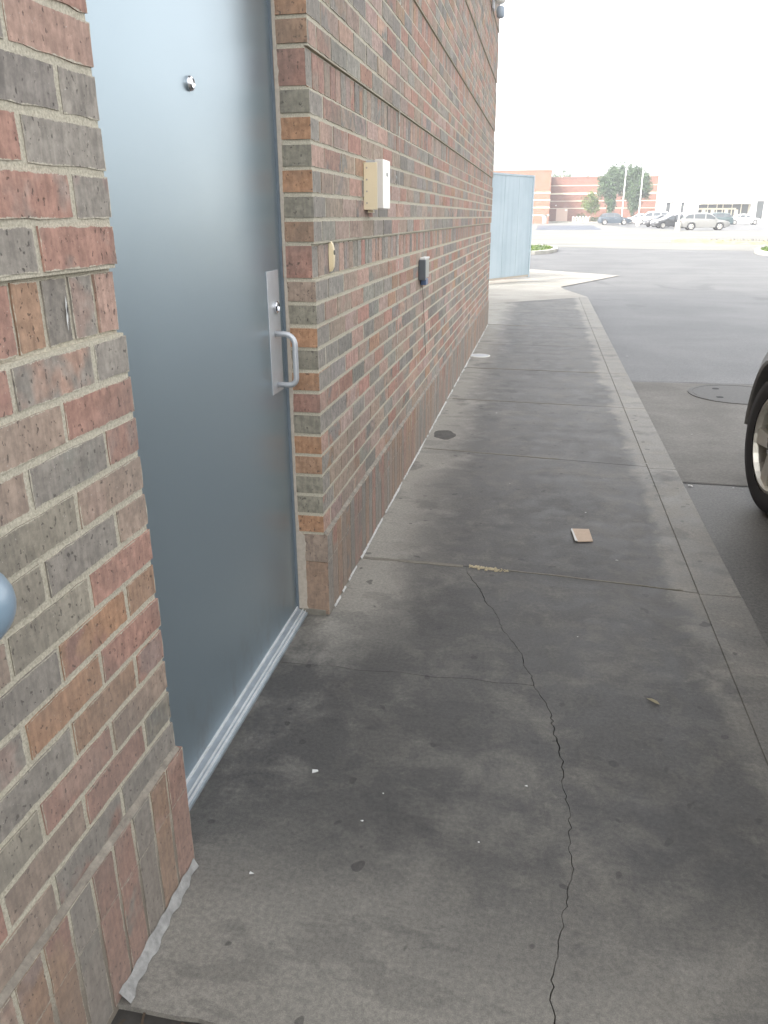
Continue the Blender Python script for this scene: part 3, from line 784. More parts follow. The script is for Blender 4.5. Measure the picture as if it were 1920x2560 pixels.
wl = empty('wall_lamp', (W, 9.2, 3.36)); tag(wl, 'white globe security lamp high on the far end of the brick wall', 'lamp')
MB().box((0, -.06, -.10), (.022, .06, .14)).build('mounting_box', M['grey_plastic'], wl, bevel=0.008)
MB().tube([(.02, 0, .06), (.06, 0, .06)], .018, 10).build('arm', M['grey_plastic'], wl)
MB().lathe([(.012, -.062), (.044, -.05), (.060, -.015), (.061, .02), (.052, .06), (.03, .085), (.01, .092)], 'z', (.078, 0, .01), 20).build('globe', M['white_metal'], wl, smooth=True)
MB().lathe([(.026, -.055), (.038, -.045), (.040, .03), (.03, .045), (.014, .05)], 'z', (.085, 0, -.115), 18).build('sensor', plain('sensor_blue_grey', (.34, .40, .46), .4), wl, smooth=True)

# pipe rail whose elbow just enters at the left
rl = empty('pipe_rail', (0.07, 0.1, 0)); tag(rl, 'blue grey pipe rail with rounded elbow returning to the brick pier, at left edge', 'handrail')
pp = [(0, -1.2, .905), (0, .50, .905)]
for i in range(1, 11):
    a = R(90 * i / 10); pp.append((-.05 + .05 * math.cos(a), .55 + .05 * math.sin(a), .905))
pp.append((-.079, .60, .905))
MB().tube(pp, .041, 24).build('rail', M['rail'], rl, smooth=True)
MB().tube([(0, -.6, 0), (0, -.6, .88)], .030, 16).build('post', M['rail'], rl, smooth=True)

# ------------------------------------------------------------------ small things on the sidewalk
cd = empty('cardboard', (0.902, 3.27, 0.0)); tag(cd, 'torn square of brown cardboard lying flat on the dark pavement', 'cardboard')
v = [(-.040, .066), (.032, .074), (.042, -.064), (-.022, -.080), (-.030, -.03)]
MB().prism([(x, y) for x, y in reversed(v)], .003, .0065).build('sheet', M['card'], cd)
MB().prism([(-.042, .064), (-.030, -.03), (-.022, -.081), (-.034, -.076), (-.047, .05)][::1], .0066, .0095).build('torn_edge', M['paper'], cd)
cv = empty('cleanout_cover', (0.088, 7.96, 0)); tag(cv, 'round pale metal cover set in the pavement beside the wall', 'cover')
MB().lathe([(.105, 0), (.105, .004), (.098, .006), (.09, .003)], 'z', (0, 0, 0), 28).build('ring', M['white_metal'], cv)
MB().lathe([(.09, .001), (.09, .0045), (.03, .0048)], 'z', (0, 0, 0), 28).build('lid', M['steel'], cv)
def blob(name, c, rad, mat, label=None, cat=None, parent=None, z=.0035, sy=1.0):
    n = 22; ph = [rr.uniform(0, 6.3) for _ in range(3)]
    pts = [(c[0] + rad * (1 + .10 * math.sin(2 * a + ph[0]) + .07 * math.sin(5 * a + ph[1]) + .04 * math.sin(9 * a + ph[2])) * math.cos(a), c[1] + sy * rad * (1 + .10 * math.sin(2 * a + ph[0]) + .07 * math.sin(5 * a + ph[1])) * math.sin(a)) for a in [2 * math.pi * i / n for i in range(n)]]
    return MB().prism(pts, -.005, z).build(name, mat, parent)
stain = concrete('oil_stain', (0.080, 0.076, 0.070), (0.115, 0.108, 0.10), 20)
blob('oil_stain', (0.105, 4.86), 0.072, stain, parent=walk, z=.0012, sy=1.5)
def ground_at(px, py):   # display-size notes turned into places on the pavement beforehand
    return (px, py)
scraps = [(0.175, 1.545, .013, 'largest white paper scrap on the pavement near the door threshold'), (0.36, 1.50, .005, 'white crumb left of the long crack, level with the near end of the threshold'),
    (0.60, 1.385, .0045, 'white crumb on the near slab a hand left of the crack'), (0.13, 1.205, .008, 'white crumb of paper at the foot of the near brick pier'), (0.70, 1.59, .006, 'white crumb touching the left side of the crack'),
    (0.33, 1.40, .006, 'pale sliver nearest the bottom, left of the crack, on lighter concrete'), (0.56, 3.93, .005, 'white crumb on the second slab between cardboard and oil stain'), (0.93, 3.56, .006, 'white crumb just beyond the cardboard square'),
    (0.85, 2.36, .004, 'white crumb on the slab right of the crack'), (1.03, 3.02, .008, 'white crumb between cardboard and kerb, by the sandy joint'), (0.40, 5.5, .008, 'white fleck on the pavement beyond the oil stain'),
    (1.30, 4.42, .007, 'white fleck on the kerb groove'), (1.55, 4.42, .020, 'white scrap on the lane seam touching the kerb'), (1.78, 4.43, .011, 'white scrap on the lane seam beside the car tyre'),
    (1.75, 5.6, .011, 'white scrap on the concrete lane above the car wheel'), (1.62, 8.9, .016, 'white scrap on the asphalt beside the kerb beyond the manhole')]
for i, (x, y, s, lab) in enumerate(scraps):
    n = 6; pts = [(s * rr.uniform(.4, 1.3) * math.cos(a), s * rr.uniform(.25, .8) * math.sin(a)) for a in [2 * math.pi * k / n + rr.uniform(-.3, .3) for k in range(n)]]
    zb = 0.0035 if x < XK else GZ + .004
    pts = [(px * .75, py * .75) for px, py in pts]; mb = MB(); top = [(px, py, rr.uniform(.001, s * .35)) for px, py in pts]; bot = [(px, py, z_ - .0008) for px, py, z_ in top]
    k = len(top); mb.v = top + bot; mb.f = [list(range(k)), list(range(2 * k - 1, k - 1, -1))] + [[a + k, (a + 1) % k + k, (a + 1) % k, a] for a in range(k)]
    o = mb.build('paper_scrap', M['paper']); o.location = (x, y, zb); tag(o, lab, 'litter', 'white scraps on the ground')
lf = MB()
lp_ = [(-.03, 0, .002), (-.012, .010, .006), (.012, .009, .007), (.032, 0, .003), (.012, -.009, .006), (-.012, -.010, .005)]
k = 6; lf.v = lp_ + [(x, y, z_ - .001) for x, y, z_ in lp_]; lf.f = [[5, 4, 3, 2, 1, 0][::1], [6, 7, 8, 9, 10, 11]] + [[a, (a + 1) % k, (a + 1) % k + k, a + k] for a in range(k)]
o = lf.build('dry_leaf', M['leaf_dry']); o.location = (1.05, 2.02, .003); o.scale = (.7, .7, .7); o.rotation_euler = (0, 0, 2.5); tag(o, 'small dry tan leaf lying on the pavement near the kerb', 'leaf')

mh = empty('manhole_cover', (2.36, 7.06, GZ)); tag(mh, 'round iron manhole cover in the concrete lane ahead of the parked car', 'manhole')
MB().lathe([(.40, 0), (.40, .006), (.37, .008), (.365, .003)], 'z', (0, 0, 0), 40).build('ring', M['iron'], mh)
MB().lathe([(.36, .001), (.36, .005), (.05, .006)], 'z', (0, 0, 0), 40).build('lid', M['iron'], mh)
for a in (0.6, 2.2, 3.9, 5.3): MB().lathe([(.03, .0055), (.03, .0075)], 'z', (.24 * math.cos(a), .24 * math.sin(a), 0), 10).build('pick_hole', M['black'], mh)
blob('seam_crack', (0, 0), .0, M['joint'])if False else None
sj = MB()
for (a, b, w_) in (((1.46, 7.49), (7.5, 7.56), .012), ((1.455, 4.492), (7.5, 4.392), .008)):
    t1 = jag(a, b, 40, .006, rr); t2 = [(x, y - w_ * rr.uniform(.4, 1.4)) for x, y in t1]
    for i in range(40): sj.poly([(t2[i][0], t2[i][1], GZ + .006), (t2[i+1][0], t2[i+1][1], GZ + .006), (t1[i+1][0], t1[i+1][1], GZ + .006), (t1[i][0], t1[i][1], GZ + .006)])
o = sj.build('lane_seam', M['joint']); o['kind'] = 'structure'

# ------------------------------------------------------------------ cars
def wheel(parent, x, y, r, w, side, steer=0.0, spokes=5, rim_mat=None, fine=False):
    """wheel with its outer face towards side (+1: local +y, -1: local -y)"""
    t = empty('wheel', (x, y, r), steer); t.parent = parent
    s = 28 if fine else 16
    a = r * .69
    prof = [(a, -w / 2), (r * .93, -w / 2), (r * .985, -w * .36), (r, -w * .2), (r, w * .2), (r * .985, w * .36), (r * .93, w / 2), (r * .80, w * .52), (a, w * .48)]
    if side < 0: prof = [(q, -h) for q, h in prof]
    ty = MB().lathe(prof, 'y', (0, 0, 0), s * (2 if fine else 1), cap=False).build('tyre', M['tyre'], t, smooth=True)
    rm = MB(); o = side * w * .46
    rm.lathe([(a, o), (a * .93, o + side * .004), (a * .90, o - side * .02), (a * .88, -side * w * .3), (.0001, -side * w * .3)], 'y', (0, 0, 0), s, cap=False)
    for k in range(spokes):
        an = 2 * math.pi * k / spokes + .35
        for d in ((-.13, .13) if fine else (0,)):
            u0, u1 = an + d * 1.1, an + d * .75
            hw = (.085 if fine else .2)
            p = []
            for rad, uu, hh, dep in ((a * .16, u0, .7, .008), (a * .94, u1, hw, .0)):
                for sg in (-1, 1):
                    aa = uu + sg * (hh if rad < a * .3 else hh)
                    p.append((rad * math.sin(aa), o - side * (.012 - dep), rad * math.cos(aa)))
            q = [(x_, y_ - side * .03, z_) for x_, y_, z_ in p]
            b0 = len(rm.v); rm.v += p + q
            rm.f += [[b0 + i for i in f] for f in ((0, 1, 3, 2), (4, 6, 7, 5), (0, 2, 6, 4), (1, 5, 7, 3), (0, 4, 5, 1), (2, 3, 7, 6))]
    rm.lathe([(a * .26, o - side * .03), (a * .26, o - side * .004), (a * .2, o + side * .004), (.0001, o + side * .005)], 'y', (0, 0, 0), s, cap=False)
    rm.build('rim', rim_mat or M['alloy'], t)
    if fine:
        MB().lathe([(a * .17, o), (a * .15, o + side * .009), (.0001, o + side * .01)], 'y', (0, 0, 0), 16, cap=False).build('hub_cap', M['charcoal'], t)
        for k in range(5):
            an = 2 * math.pi * k / 5
            MB().lathe([(.009, o - side * .006), (.009, o + side * .004)], 'y', (a * .21 * math.sin(an), 0, a * .21 * math.cos(an)), 6).build('wheel_nut', M['chrome'], t)
        MB().lathe([(a * .86, -side * w * .12), (a * .3, -side * w * .1)], 'y', (0, 0, 0), s, cap=True).build('brake_disc', plain('brake_disc', (.30, .28, .25), .45, .6, .3, 20), t)
    return t

def loft(mb, secs):
    """secs: list of (x, [(y,z)...]) open half sections from sill up to the roof centre; mirrored"""
    rings = []
    for x, pr in secs:
        n = len(mb.v); full = [(y, z) for y, z in pr] + [(-y, z) for y, z in reversed(pr)]
        mb.v += [(x, y, z) for y, z in full]; rings.append((n, len(full)))
    for (a, k), (b, _) in zip(rings, rings[1:]):
        for i in range(k):
            j = (i + 1) % k
            mb.f.append([a + i, b + i, b + j, a + j])
    a, k = rings[0]; mb.f.append([a + i for i in range(k)])
    a, k = rings[-1]; mb.f.append([a + i for i in range(k - 1, -1, -1)])

CARS = {   # stations: x, underside, bumper/hood height, roof height (None = no cabin), half width
    'suv': dict(L=4.7, W=1.86, H=1.66, wr=.36, ax=(-1.36, 1.36), st=[(-2.35, .50, .92, None, .70), (-2.28, .34, 1.02, None, .84), (-2.12, .30, 1.08, 1.12, .92), (-1.72, .28, 1.08, 1.56, .93), (-1.0, .26, 1.05, 1.65, .93), (0.0, .26, 1.02, 1.66, .93), (.42, .26, 1.01, 1.58, .93), (1.16, .28, .99, 1.01, .92), (1.75, .30, .93, None, .91), (2.15, .32, .84, None, .84), (2.35, .44, .70, None, .66)]),
    'compact': dict(L=4.0, W=1.86, H=1.60, wr=.36, ax=(-1.36, 1.36), st=[(-2.05, .50, .92, None, .70), (-1.98, .34, 1.02, None, .84), (-1.86, .30, 1.06, 1.10, .90), (-1.60, .28, 1.06, 1.50, .93), (-1.0, .26, 1.05, 1.59, .93), (0.0, .26, 1.02, 1.60, .93), (.42, .26, 1.01, 1.53, .93), (1.10, .28, .99, 1.01, .92), (1.45, .30, .96, None, .905), (1.76, .31, .89, None, .80), (1.98, .33, .81, None, .66), (2.12, .44, .70, None, .46)]),
    'sedan': dict(L=4.6, W=1.80, H=1.43, wr=.32, ax=(-1.35, 1.35), st=[(-2.30, .45, .86, None, .66), (-2.2, .30, .94, None, .82), (-1.75, .26, .98, None, .89), (-1.45, .24, .98, 1.02, .90), (-.78, .22, .94, 1.37, .90), (-.2, .22, .92, 1.43, .90), (.3, .22, .91, 1.38, .90), (1.15, .24, .90, .93, .89), (1.75, .26, .82, None, .88), (2.12, .28, .72, None, .80), (2.30, .40, .58, None, .62)]),
    'van': dict(L=4.9, W=1.95, H=1.80, wr=.36, ax=(-1.45, 1.5), st=[(-2.45, .48, 1.0, None, .84), (-2.40, .34, 1.06, 1.10, .95), (-2.2, .30, 1.08, 1.72, .97), (-1.2, .28, 1.06, 1.79, .97), (0.0, .28, 1.05, 1.80, .97), (.55, .28, 1.05, 1.72, .97), (1.35, .30, 1.04, 1.06, .96), (1.9, .32, .98, None, .95), (2.3, .34, .90, None, .90), (2.45, .46, .74, None, .74)]),
}
def make_car(kind, name, label, paint, loc, rz, group, rim=None, spokes=6, fine=False, steer=0.0, plate=False, cat='car'):
    K = CARS[kind]; t = empty(name, loc, rz); tag(t, label, cat, group)
    wr = K['wr']; hw = K['W'] / 2
    # lower body: stations refined so that wheel arches can be cut as raised sills
    st = K['st']
    def interp(x):
        for p, q in zip(st, st[1:]):
            if p[0] <= x <= q[0]:
                u = (x - p[0]) / (q[0] - p[0]); return [p[i] + (q[i] - p[i]) * u for i in (1, 2)] + [p[4] + (q[4] - p[4]) * u]
    xs = sorted(set([s[0] for s in st] + [a + wr * 1.16 * math.cos(R(g)) for a in K['ax'] for g in range(0, 181, 15)] + [a + s_ * (wr * 1.16 + .012) for a in K['ax'] for s_ in (-1, 1)]))
    secs = []
    for x in xs:
        und, top, h = interp(x); sill = und
        for a in K['ax']:
            d = abs(x - a)
            if d < wr * 1.16: sill = max(und, wr + math.sqrt(max(0, (wr * 1.16) ** 2 - d * d)) * .98)
        sill = min(sill, top - .10); m = (sill + top) / 2
        secs.append((x, [(h * .97, sill), (h, max(sill + .03, min(top - .05, .62))), (h * .985, top - .04), (h * .93, top), (h * .4, top + .025)]))
    mb = MB(); loft(mb, secs); body = mb.build('body', paint, t)
    for p in body.data.polygons: p.use_smooth = True
    body.data.set_sharp_from_angle(angle=R(38))
    # dark floor and wheel housings
    MB().box((st[1][0] + .2, -hw * .80, .24), (st[-2][0] - .2, hw * .80, .62)).build('underbody', M['black'], t)
    cab = [s for s in st if s[3]]
    csec = []
    for s in cab:
        base = s[2] - .005; top = s[3]; f = min(1.0, (top - base) / .45)
        csec.append((s[0], [(s[4] * .93, base), (s[4] * (.93 - .13 * f), top - .05 * f), (s[4] * (.88 - .20 * f), top), (s[4] * .3, top + .012)]))
    mb = MB(); loft(mb, csec); cb_ = mb.build('cabin', paint, t)
    for p in cb_.data.polygons: p.use_smooth = True
    cb_.data.set_sharp_from_angle(angle=R(30))
    # windows: side glass between stations, front and back screens
    def side(i, j, u0, u1, sgn):
        pts = []
        for (s, q) in ((csec[i], u0), (csec[j], u1)):
            pass
        return pts
    def pt(x, v, sgn, out=.006):
        for a, b in zip(csec, csec[1:]):
            if a[0] <= x <= b[0]:
                u = (x - a[0]) / (b[0] - a[0])
                p0 = [a[1][0][k] + (b[1][0][k] - a[1][0][k]) * u for k in (0, 1)]; p1 = [a[1][1][k] + (b[1][1][k] - a[1][1][k]) * u for k in (0, 1)]
                y = p0[0] + (p1[0] - p0[0]) * v + out; z = p0[1] + (p1[1] - p0[1]) * v
                return (x, sgn * y, z)
    xa, xb = csec[0][0], csec[-1][0]
    cuts = {'compact': [(-1.7, -1.22), (-1.12, -.12), (-.02, .88)], 'suv': [(-1.98, -1.22), (-1.12, -.12), (-.02, .92)], 'sedan': [(-1.15, -.72), (-.66, -.02), (.06, .92)], 'van': [(-2.18, -1.25), (-1.15, -.2), (-.1, 1.08)]}[kind]
    for sgn in (-1, 1):
        for x0, x1 in cuts:
            n = 5; mbw = MB()
            for i in range(n):
                u0, u1 = x0 + (x1 - x0) * i / n, x0 + (x1 - x0) * (i + 1) / n
                q = [pt(u0, .12, sgn), pt(u1, .12, sgn), pt(u1, .88, sgn), pt(u0, .88, sgn)]
                mbw.poly(q if sgn < 0 else q[::-1])
            mbw.build('window', M['glass'], t)
    def screen(i0, i1, name):
        a, b = csec[i0], csec[i1]; mbw = MB(); q = []
        for s, v in ((a, .16), (b, .9)):
            pass
        lo, hi = (a, b) if a[1][2][1] < b[1][2][1] else (b, a)
        def P(sg, v):
            x = lo[0] + (hi[0] - lo[0]) * v; y = (lo[1][2][0] + (hi[1][2][0] - lo[1][2][0]) * v) * .96; z = lo[1][2][1] + (hi[1][2][1] - lo[1][2][1]) * v + .016
            return (x + (.012 if lo[0] > hi[0] else -.012), sg * y, z)
        mbw.poly([P(-1, .08), P(1, .08), P(1, .92), P(-1, .92)] if lo[0] > hi[0] else [P(1, .08), P(-1, .08), P(-1, .92), P(1, .92)])
        mbw.build(name, M['glass'], t)
    screen(-2, -1, 'windscreen'); screen(0, 1, 'rear_window')
    fx_ = st[-2]; rx_ = st[1]
    for s in (-1, 1):
        MB().box((fx_[0] - .22, s * fx_[4] * .74 - .12, fx_[2] - .17), (fx_[0] + .04, s * fx_[4] * .74 + .12, fx_[2] - .05)).build('headlight', M['lamp_clear'], t, bevel=.02)
        MB().box((rx_[0] - .035, s * rx_[4] * .80 - .11, rx_[2] - .26), (rx_[0] + .20, s * rx_[4] * .80 + .11, rx_[2] - .06)).build('tail_light', M['lamp_red'], t, bevel=.02)
        mx = 1.35 if fine else 0
        MB().box((cab[-1][0] - .34 - mx, s * (hw + .08) - .09, cab[-1][2] + .02), (cab[-1][0] - .20 - mx, s * (hw + .08) + .07, cab[-1][2] + .14)).build('mirror', paint, t, bevel=.02)
        for xh in (cuts[1][0] + .12, cuts[2][0] + .12): MB().box((xh, s * hw * .995 - .012, .86), (xh + .16, s * hw * .995 + .012, .885)).build('door_handle', M['chrome'] if not fine else paint, t)
    MB().box((fx_[0] - .02, -.46, .42), (st[-1][0] + .012, .46, .60)).build('grille', M['charcoal'], t, bevel=.015)
    if plate: MB().box((st[-1][0] + .012, -.16, .44), (st[-1][0] + .03, .16, .55)).build('licence_plate', M['paper'], t)
    if fine:
        for a in K['ax']:
            for s in (-1, 1):
                fl = MB(); prev = None
                for g in range(0, 172, 9):
                    fo = .050 * max(0, min(1, (150 - g) / 60))
                    c_, n_ = math.cos(R(g)), math.sin(R(g)); k_ = []
                    for rad, yy in ((wr * 1.10, hw * .88), (wr * 1.11, hw - .02 + fo), (wr * 1.15, hw - .012 + fo), (wr * 1.34, hw - .012 + fo * .6), (wr * 1.50, hw - .045)):
                        k_.append((a + rad * c_, s * yy, max(.16, wr + rad * n_)))
                    if prev:
                        for q in range(4): fl.poly([prev[q], k_[q], k_[q+1], prev[q+1]] if s < 0 else [prev[q], prev[q+1], k_[q+1], k_[q]])
                    prev = k_
                fl.build('wheel_arch', paint, t, smooth=True)
    for a in K['ax']:
        for s in (-1, 1):
            wheel(t, a, s * (hw - (.120 if fine else .125)), wr, .22, s, steer if a > 0 else 0.0, spokes, rim, fine)
    return t

PARK = 'cars parked in the far lot'
make_car('suv', 'parked_car', 'silver crossover parked side on in the lot, nearest of the far cars', M['paint_silver'], (16.45, 89.3, lot_z(89)), 0, PARK)
make_car('suv', 'parked_car', 'dark navy off road vehicle parked before the red brick wall', M['paint_navy'], (10.42, 126, lot_z(126)), 0, PARK)
make_car('sedan', 'parked_car', 'white saloon car at right, in front of the store entrance', M['paint_white'], (28.2, 126, lot_z(126)), 0, PARK)
make_car('sedan', 'parked_car', 'black saloon half hidden behind the lamp post base and silver crossover', M['paint_black'], (15.05, 101, lot_z(101)), math.pi + .18, PARK)
make_car('sedan', 'parked_car', 'black car with pale licence plate, behind the other black saloon', M['paint_black'], (15.1, 111, lot_z(111)), math.pi + .3, PARK, plate=True)
make_car('suv', 'parked_car', 'white crossover between two black cars in the lot', M['paint_white'], (15.6, 106, lot_z(106)), math.pi + .2, PARK)
make_car('van', 'parked_car', 'tall white van at the back of the parked cars', M['paint_white'], (15.9, 129, lot_z(129)), math.pi, PARK, cat='van')
make_car('suv', 'parked_car', 'dark teal crossover behind the nose of the silver one', M['paint_teal'], (21.9, 114, lot_z(114)), math.pi, PARK)
make_car('sedan', 'parked_car', 'low white car squeezed between navy vehicle and lamp post', M['paint_white'], (14.6, 133, lot_z(133)), math.pi, PARK)
# near car at the right edge: front wheel steered, body leaving the frame
CA = R(90 - 3)
make_car('compact', 'kerbside_car', 'grey beige car at right edge beside kerb, showing champagne alloy front wheel', M['paint_grey'], (2.672, 2.665, GZ), CA, None, M['alloy_warm'], 5, True, R(9))

# ------------------------------------------------------------------ blue-grey enclosure gate past the building
gt = empty('enclosure_gate', (0.312, 19.45, 0)); gt.rotation_euler = (0, 0, math.atan2(18.0 - 19.55, -0.50 - 0.30)); tag(gt, 'blue grey metal enclosure gate standing open past the end of the brick wall', 'gate')
for i in range(4):
    MB().box((.03 + i * .62, -.02, .04), (.03 + i * .62 + .612, .02, 2.14)).build('panel', M['gate'], gt, bevel=.004)
MB().box((-.02, -.035, -.02), (.028, .035, 2.18)).build('edge_post', M['gate'], gt)
MB().box((.03, -.03, 2.142), (2.6, .03, 2.18)).build('top_rail', M['gate'], gt)
MB().box((.03, -.03, 0.0), (2.6, .03, .038)).build('bottom_rail', M['tan_caulk'], gt)
en = MB().box((-6.0, 19.6, -.1), (-.2, 19.8, 2.2)).box((-6.0, 19.8, -.1), (-5.8, 25, 2.2)).build('enclosure_wall', M['far_red']); tag(en, 'low brick enclosure wall behind the blue grey gate', 'wall')

# ------------------------------------------------------------------ kerbed islands
def island(name, label, pts, top_mat, kerb_mat, h=.15):
    t = empty(name, (0, 0, 0)); tag(t, label, 'traffic island')
    cx = sum(p[0] for p in pts) / len(pts); cy = sum(p[1] for p in pts) / len(pts)
    inn = [(cx + (x - cx) * (1 - .22 / max(.3, math.hypot(x - cx, y - cy))), cy + (y - cy) * (1 - .22 / max(.3, math.hypot(x - cx, y - cy)))) for x, y in pts]
    mb = MB(); n = len(pts); zz = lot_z(cy) - .02
    for i in range(n):
        j = (i + 1) % n; a, b, c, d = pts[i], pts[j], inn[j], inn[i]
        mb.poly([(*a, zz), (*b, zz), (*b, zz + h), (*a, zz + h)]); mb.poly([(*a, zz + h), (*b, zz + h), (*c, zz + h + .01), (*d, zz + h + .01)]); mb.poly([(*d, zz + h + .01), (*c, zz + h + .01), (*c, zz), (*d, zz)])
    mb.build('kerb', kerb_mat, t)
    MB().prism(inn, zz, zz + h - .01).build('turf', top_mat, t)
    g = MB(); r = random.Random(len(label))
    xs = [p[0] for p in inn]; ys = [p[1] for p in inn]
    for k in range(900):
        x, y = r.uniform(max(min(xs), cx - 6), max(xs)), r.uniform(min(ys), max(ys))
        ins = False
        for (x1, y1), (x2, y2) in zip(inn, inn[1:] + inn[:1]):
            if (y1 > y) != (y2 > y) and x < (x2 - x1) * (y - y1) / (y2 - y1) + x1: ins = not ins
        if not ins: continue
        a = r.uniform(0, 3.1); d = Vector((math.cos(a), math.sin(a), 0)) * .05; p = Vector((x, y, zz + h - .012)); u = Vector((r.uniform(-.05, .05), r.uniform(-.05, .05), r.uniform(.05, .11)))
        g.poly([p - d, p + d, p + d * .2 + u])
    if g.f: o = g.build('grass_blades', top_mat, t); o['kind'] = 'stuff'
island('kerb_island', 'grass island with pale kerb rounding off behind the gate', [(-7, 33.0), (-.3, 33.2), (.3, 33.7), (.88, 34.7), (1.2, 36.4), (1.25, 38.5), (.95, 40.6), (.2, 42.2), (-7, 43.5)], M['grass'], M['kerb'])
island('kerb_island', 'pale kerbed island at the right edge of the driveway', [(9.3, 33.0), (8.9, 34.2), (9.1, 36.0), (9.8, 38.5), (10.6, 39.5), (16, 37), (16, 31.5), (11, 31.8)], M['grass'], M['kerb'])
island('median_kerb', 'long faded yellow kerb median across the lot road', [(7.9, 50.6), (8.3, 51.2), (24, 47.8), (24, 43.5), (12.0, 46.3)], M['road'], M['yellow_kerb'])

# ------------------------------------------------------------------ lamp posts
def post(label, x, y, h, base_h, base_w, lean=0):
    t = empty('lamp_post', (x, y, lot_z(y))); tag(t, label, 'lamp post', 'lamp posts in the far lot')
    if base_h: MB().lathe([(base_w / 2, -.1), (base_w / 2, base_h - .03), (base_w / 2 - .03, base_h)], 'z', (0, 0, 0), 14).build('base', M['kerb'], t)
    MB().tube([(0, 0, max(0, base_h)), (0, 0, h)], [.075, .06], 8).build('pole', M['white_metal'], t)
    MB().box((-.06, -.75, h - .02), (.06, .1, h + .05)).build('arm', M['white_metal'], t)
    MB().box((-.16, -1.1, h - .05), (.16, -.55, h + .06)).build('lamp_head', M['white_metal'], t, bevel=.03)
    return t
post('shortest visible lamp post, just right of the navy vehicle roof', 11.85, 131, 7.6, .5, .5)
post('tall lamp post on round concrete base left of the white cars', 13.05, 119, 9.6, .8, .62)
post('lamp post with thick concrete base beside the silver crossover', 13.72, 87.8, 10.5, .78, .58)

# ------------------------------------------------------------------ store across the lot
sb = empty('brick_wing', (1.0, 135, 0.5)); tag(sb, 'orange brick block with cream bands at far left, behind the gate', 'building')
def part(root, mb, name, mat, **k):
    lx, ly, lz = root.location
    mb.v = [(x - lx, y - ly, z - lz) for x, y, z in mb.v]
    return mb.build(name, mat, root, **k)
part(sb, MB().box((-14, 135, 0), (1.02, 148.1, 7.95)), 'wall', M['far_orange'])
part(sb, MB().box((-14.05, 134.93, 7.951), (1.08, 148.1, 8.12)), 'coping', M['far_orange'])
for zc in (4.83, 3.76, 2.66, 1.52): part(sb, MB().box((-14, 134.96, zc - .09), (1.06, 148, zc + .09)), 'band', M['far_cream'])
rw = empty('brick_store_wing', (10, 148, 0.5)); tag(rw, 'long red brick store wall with thin pale bands behind the trees', 'building')
part(rw, MB().box((1.03, 148.2, 0), (19.3, 165, 7.45)), 'wall', M['far_red'])
part(rw, MB().box((1.03, 148.12, 7.451), (19.3, 165, 7.62)), 'coping', M['far_red'])
for zc, hh in ((6.25, .05), (4.98, .13), (3.80, .05), (2.63, .05)): part(rw, MB().box((1.03, 148.15, zc - hh), (19.3, 148.25, zc + hh)), 'band', M['far_cream'])
dd = part(rw, MB().box((2.28, 148.1, .55), (4.2, 148.19, 2.56)), 'door', M['far_door'])
MB().box((-7.75 + .0, .08, .0), (-7.70, .09, 2.0)).build('door_seam', M['charcoal'], dd) if False else None
part(rw, MB().box((3.72, 148.05, 2.2), (4.12, 148.098, 2.5)), 'door_sign', M['paper'])
part(rw, MB().lathe([(.10, -.1), (.10, .1)], 'y', (2.15, 148.08, 3.1), 10), 'wall_light', M['white_metal'])
part(rw, MB().tube([(2.9, 149, 7.6), (2.9, 149, 8.0)], .12, 8), 'roof_vent', M['white_metal'])
ws = empty('white_store', (28, 142, 0.5)); tag(ws, 'white rendered store front with entrance canopy at far right', 'building')
part(ws, MB().box((19.31, 142.3, 3.40), (60, 165, 12.0)).box((19.31, 142.3, 0), (19.6, 165, 3.4)).box((22.52, 142.3, 0), (24.6, 165, 3.4)).box((32.6, 142.3, 0), (60, 165, 3.4)).box((19.6, 144.2, 0), (32.6, 165, 3.4)).box((24.6, 142.3, 3.05), (32.6, 144.2, 3.4)), 'wall', M['far_white'])
part(ws, MB().box((18.7, 142.0, 0), (19.305, 165, 12.0)), 'corner_pier', M['far_white'])
wi = part(ws, MB().box((19.62, 142.7, .5), (22.5, 142.75, 3.38)), 'window', M['far_glass'])
for x in (19.62, 20.3, 21.7, 22.42): part(ws, MB().box((x, 142.6, .5), (x + .09, 142.69, 3.38)), 'mullion', M['far_white'])
part(ws, MB().box((20.42, 142.58, 1.6), (21.66, 142.68, 3.2)), 'poster', M['paper'])
part(ws, MB().box((24.75, 141.2, 3.06), (32.55, 142.29, 4.62)), 'canopy', M['far_cream'], bevel=.05)
part(ws, MB().box((24.62, 143.6, .5), (32.58, 143.65, 3.04)), 'window', M['far_glass'])
for x in (24.62, 26.2, 27.6, 28.5, 29.9, 31.3, 32.45): part(ws, MB().box((x, 143.45, .5), (x + .12, 143.59, 3.04)), 'mullion', M['far_cream'])
part(ws, MB().box((24.62, 143.4, 2.25), (30.6, 143.58, 2.5)), 'transom', M['far_cream'])
for x in (25.4, 26.8, 28.9, 30.4): part(ws, MB().box((x, 143.46, .5), (x + .55, 143.58, 2.25)), 'door', M['far_cream'])
part(ws, MB().box((33.4, 142.2, .6), (34.4, 142.29, 3.5)), 'window', M['far_glass'])
# pavement along the store
kp = MB().box((-14, 139.5, .2), (60, 148.2, .52)).build('store_pavement', M['kerb']); kp['kind'] = 'structure'
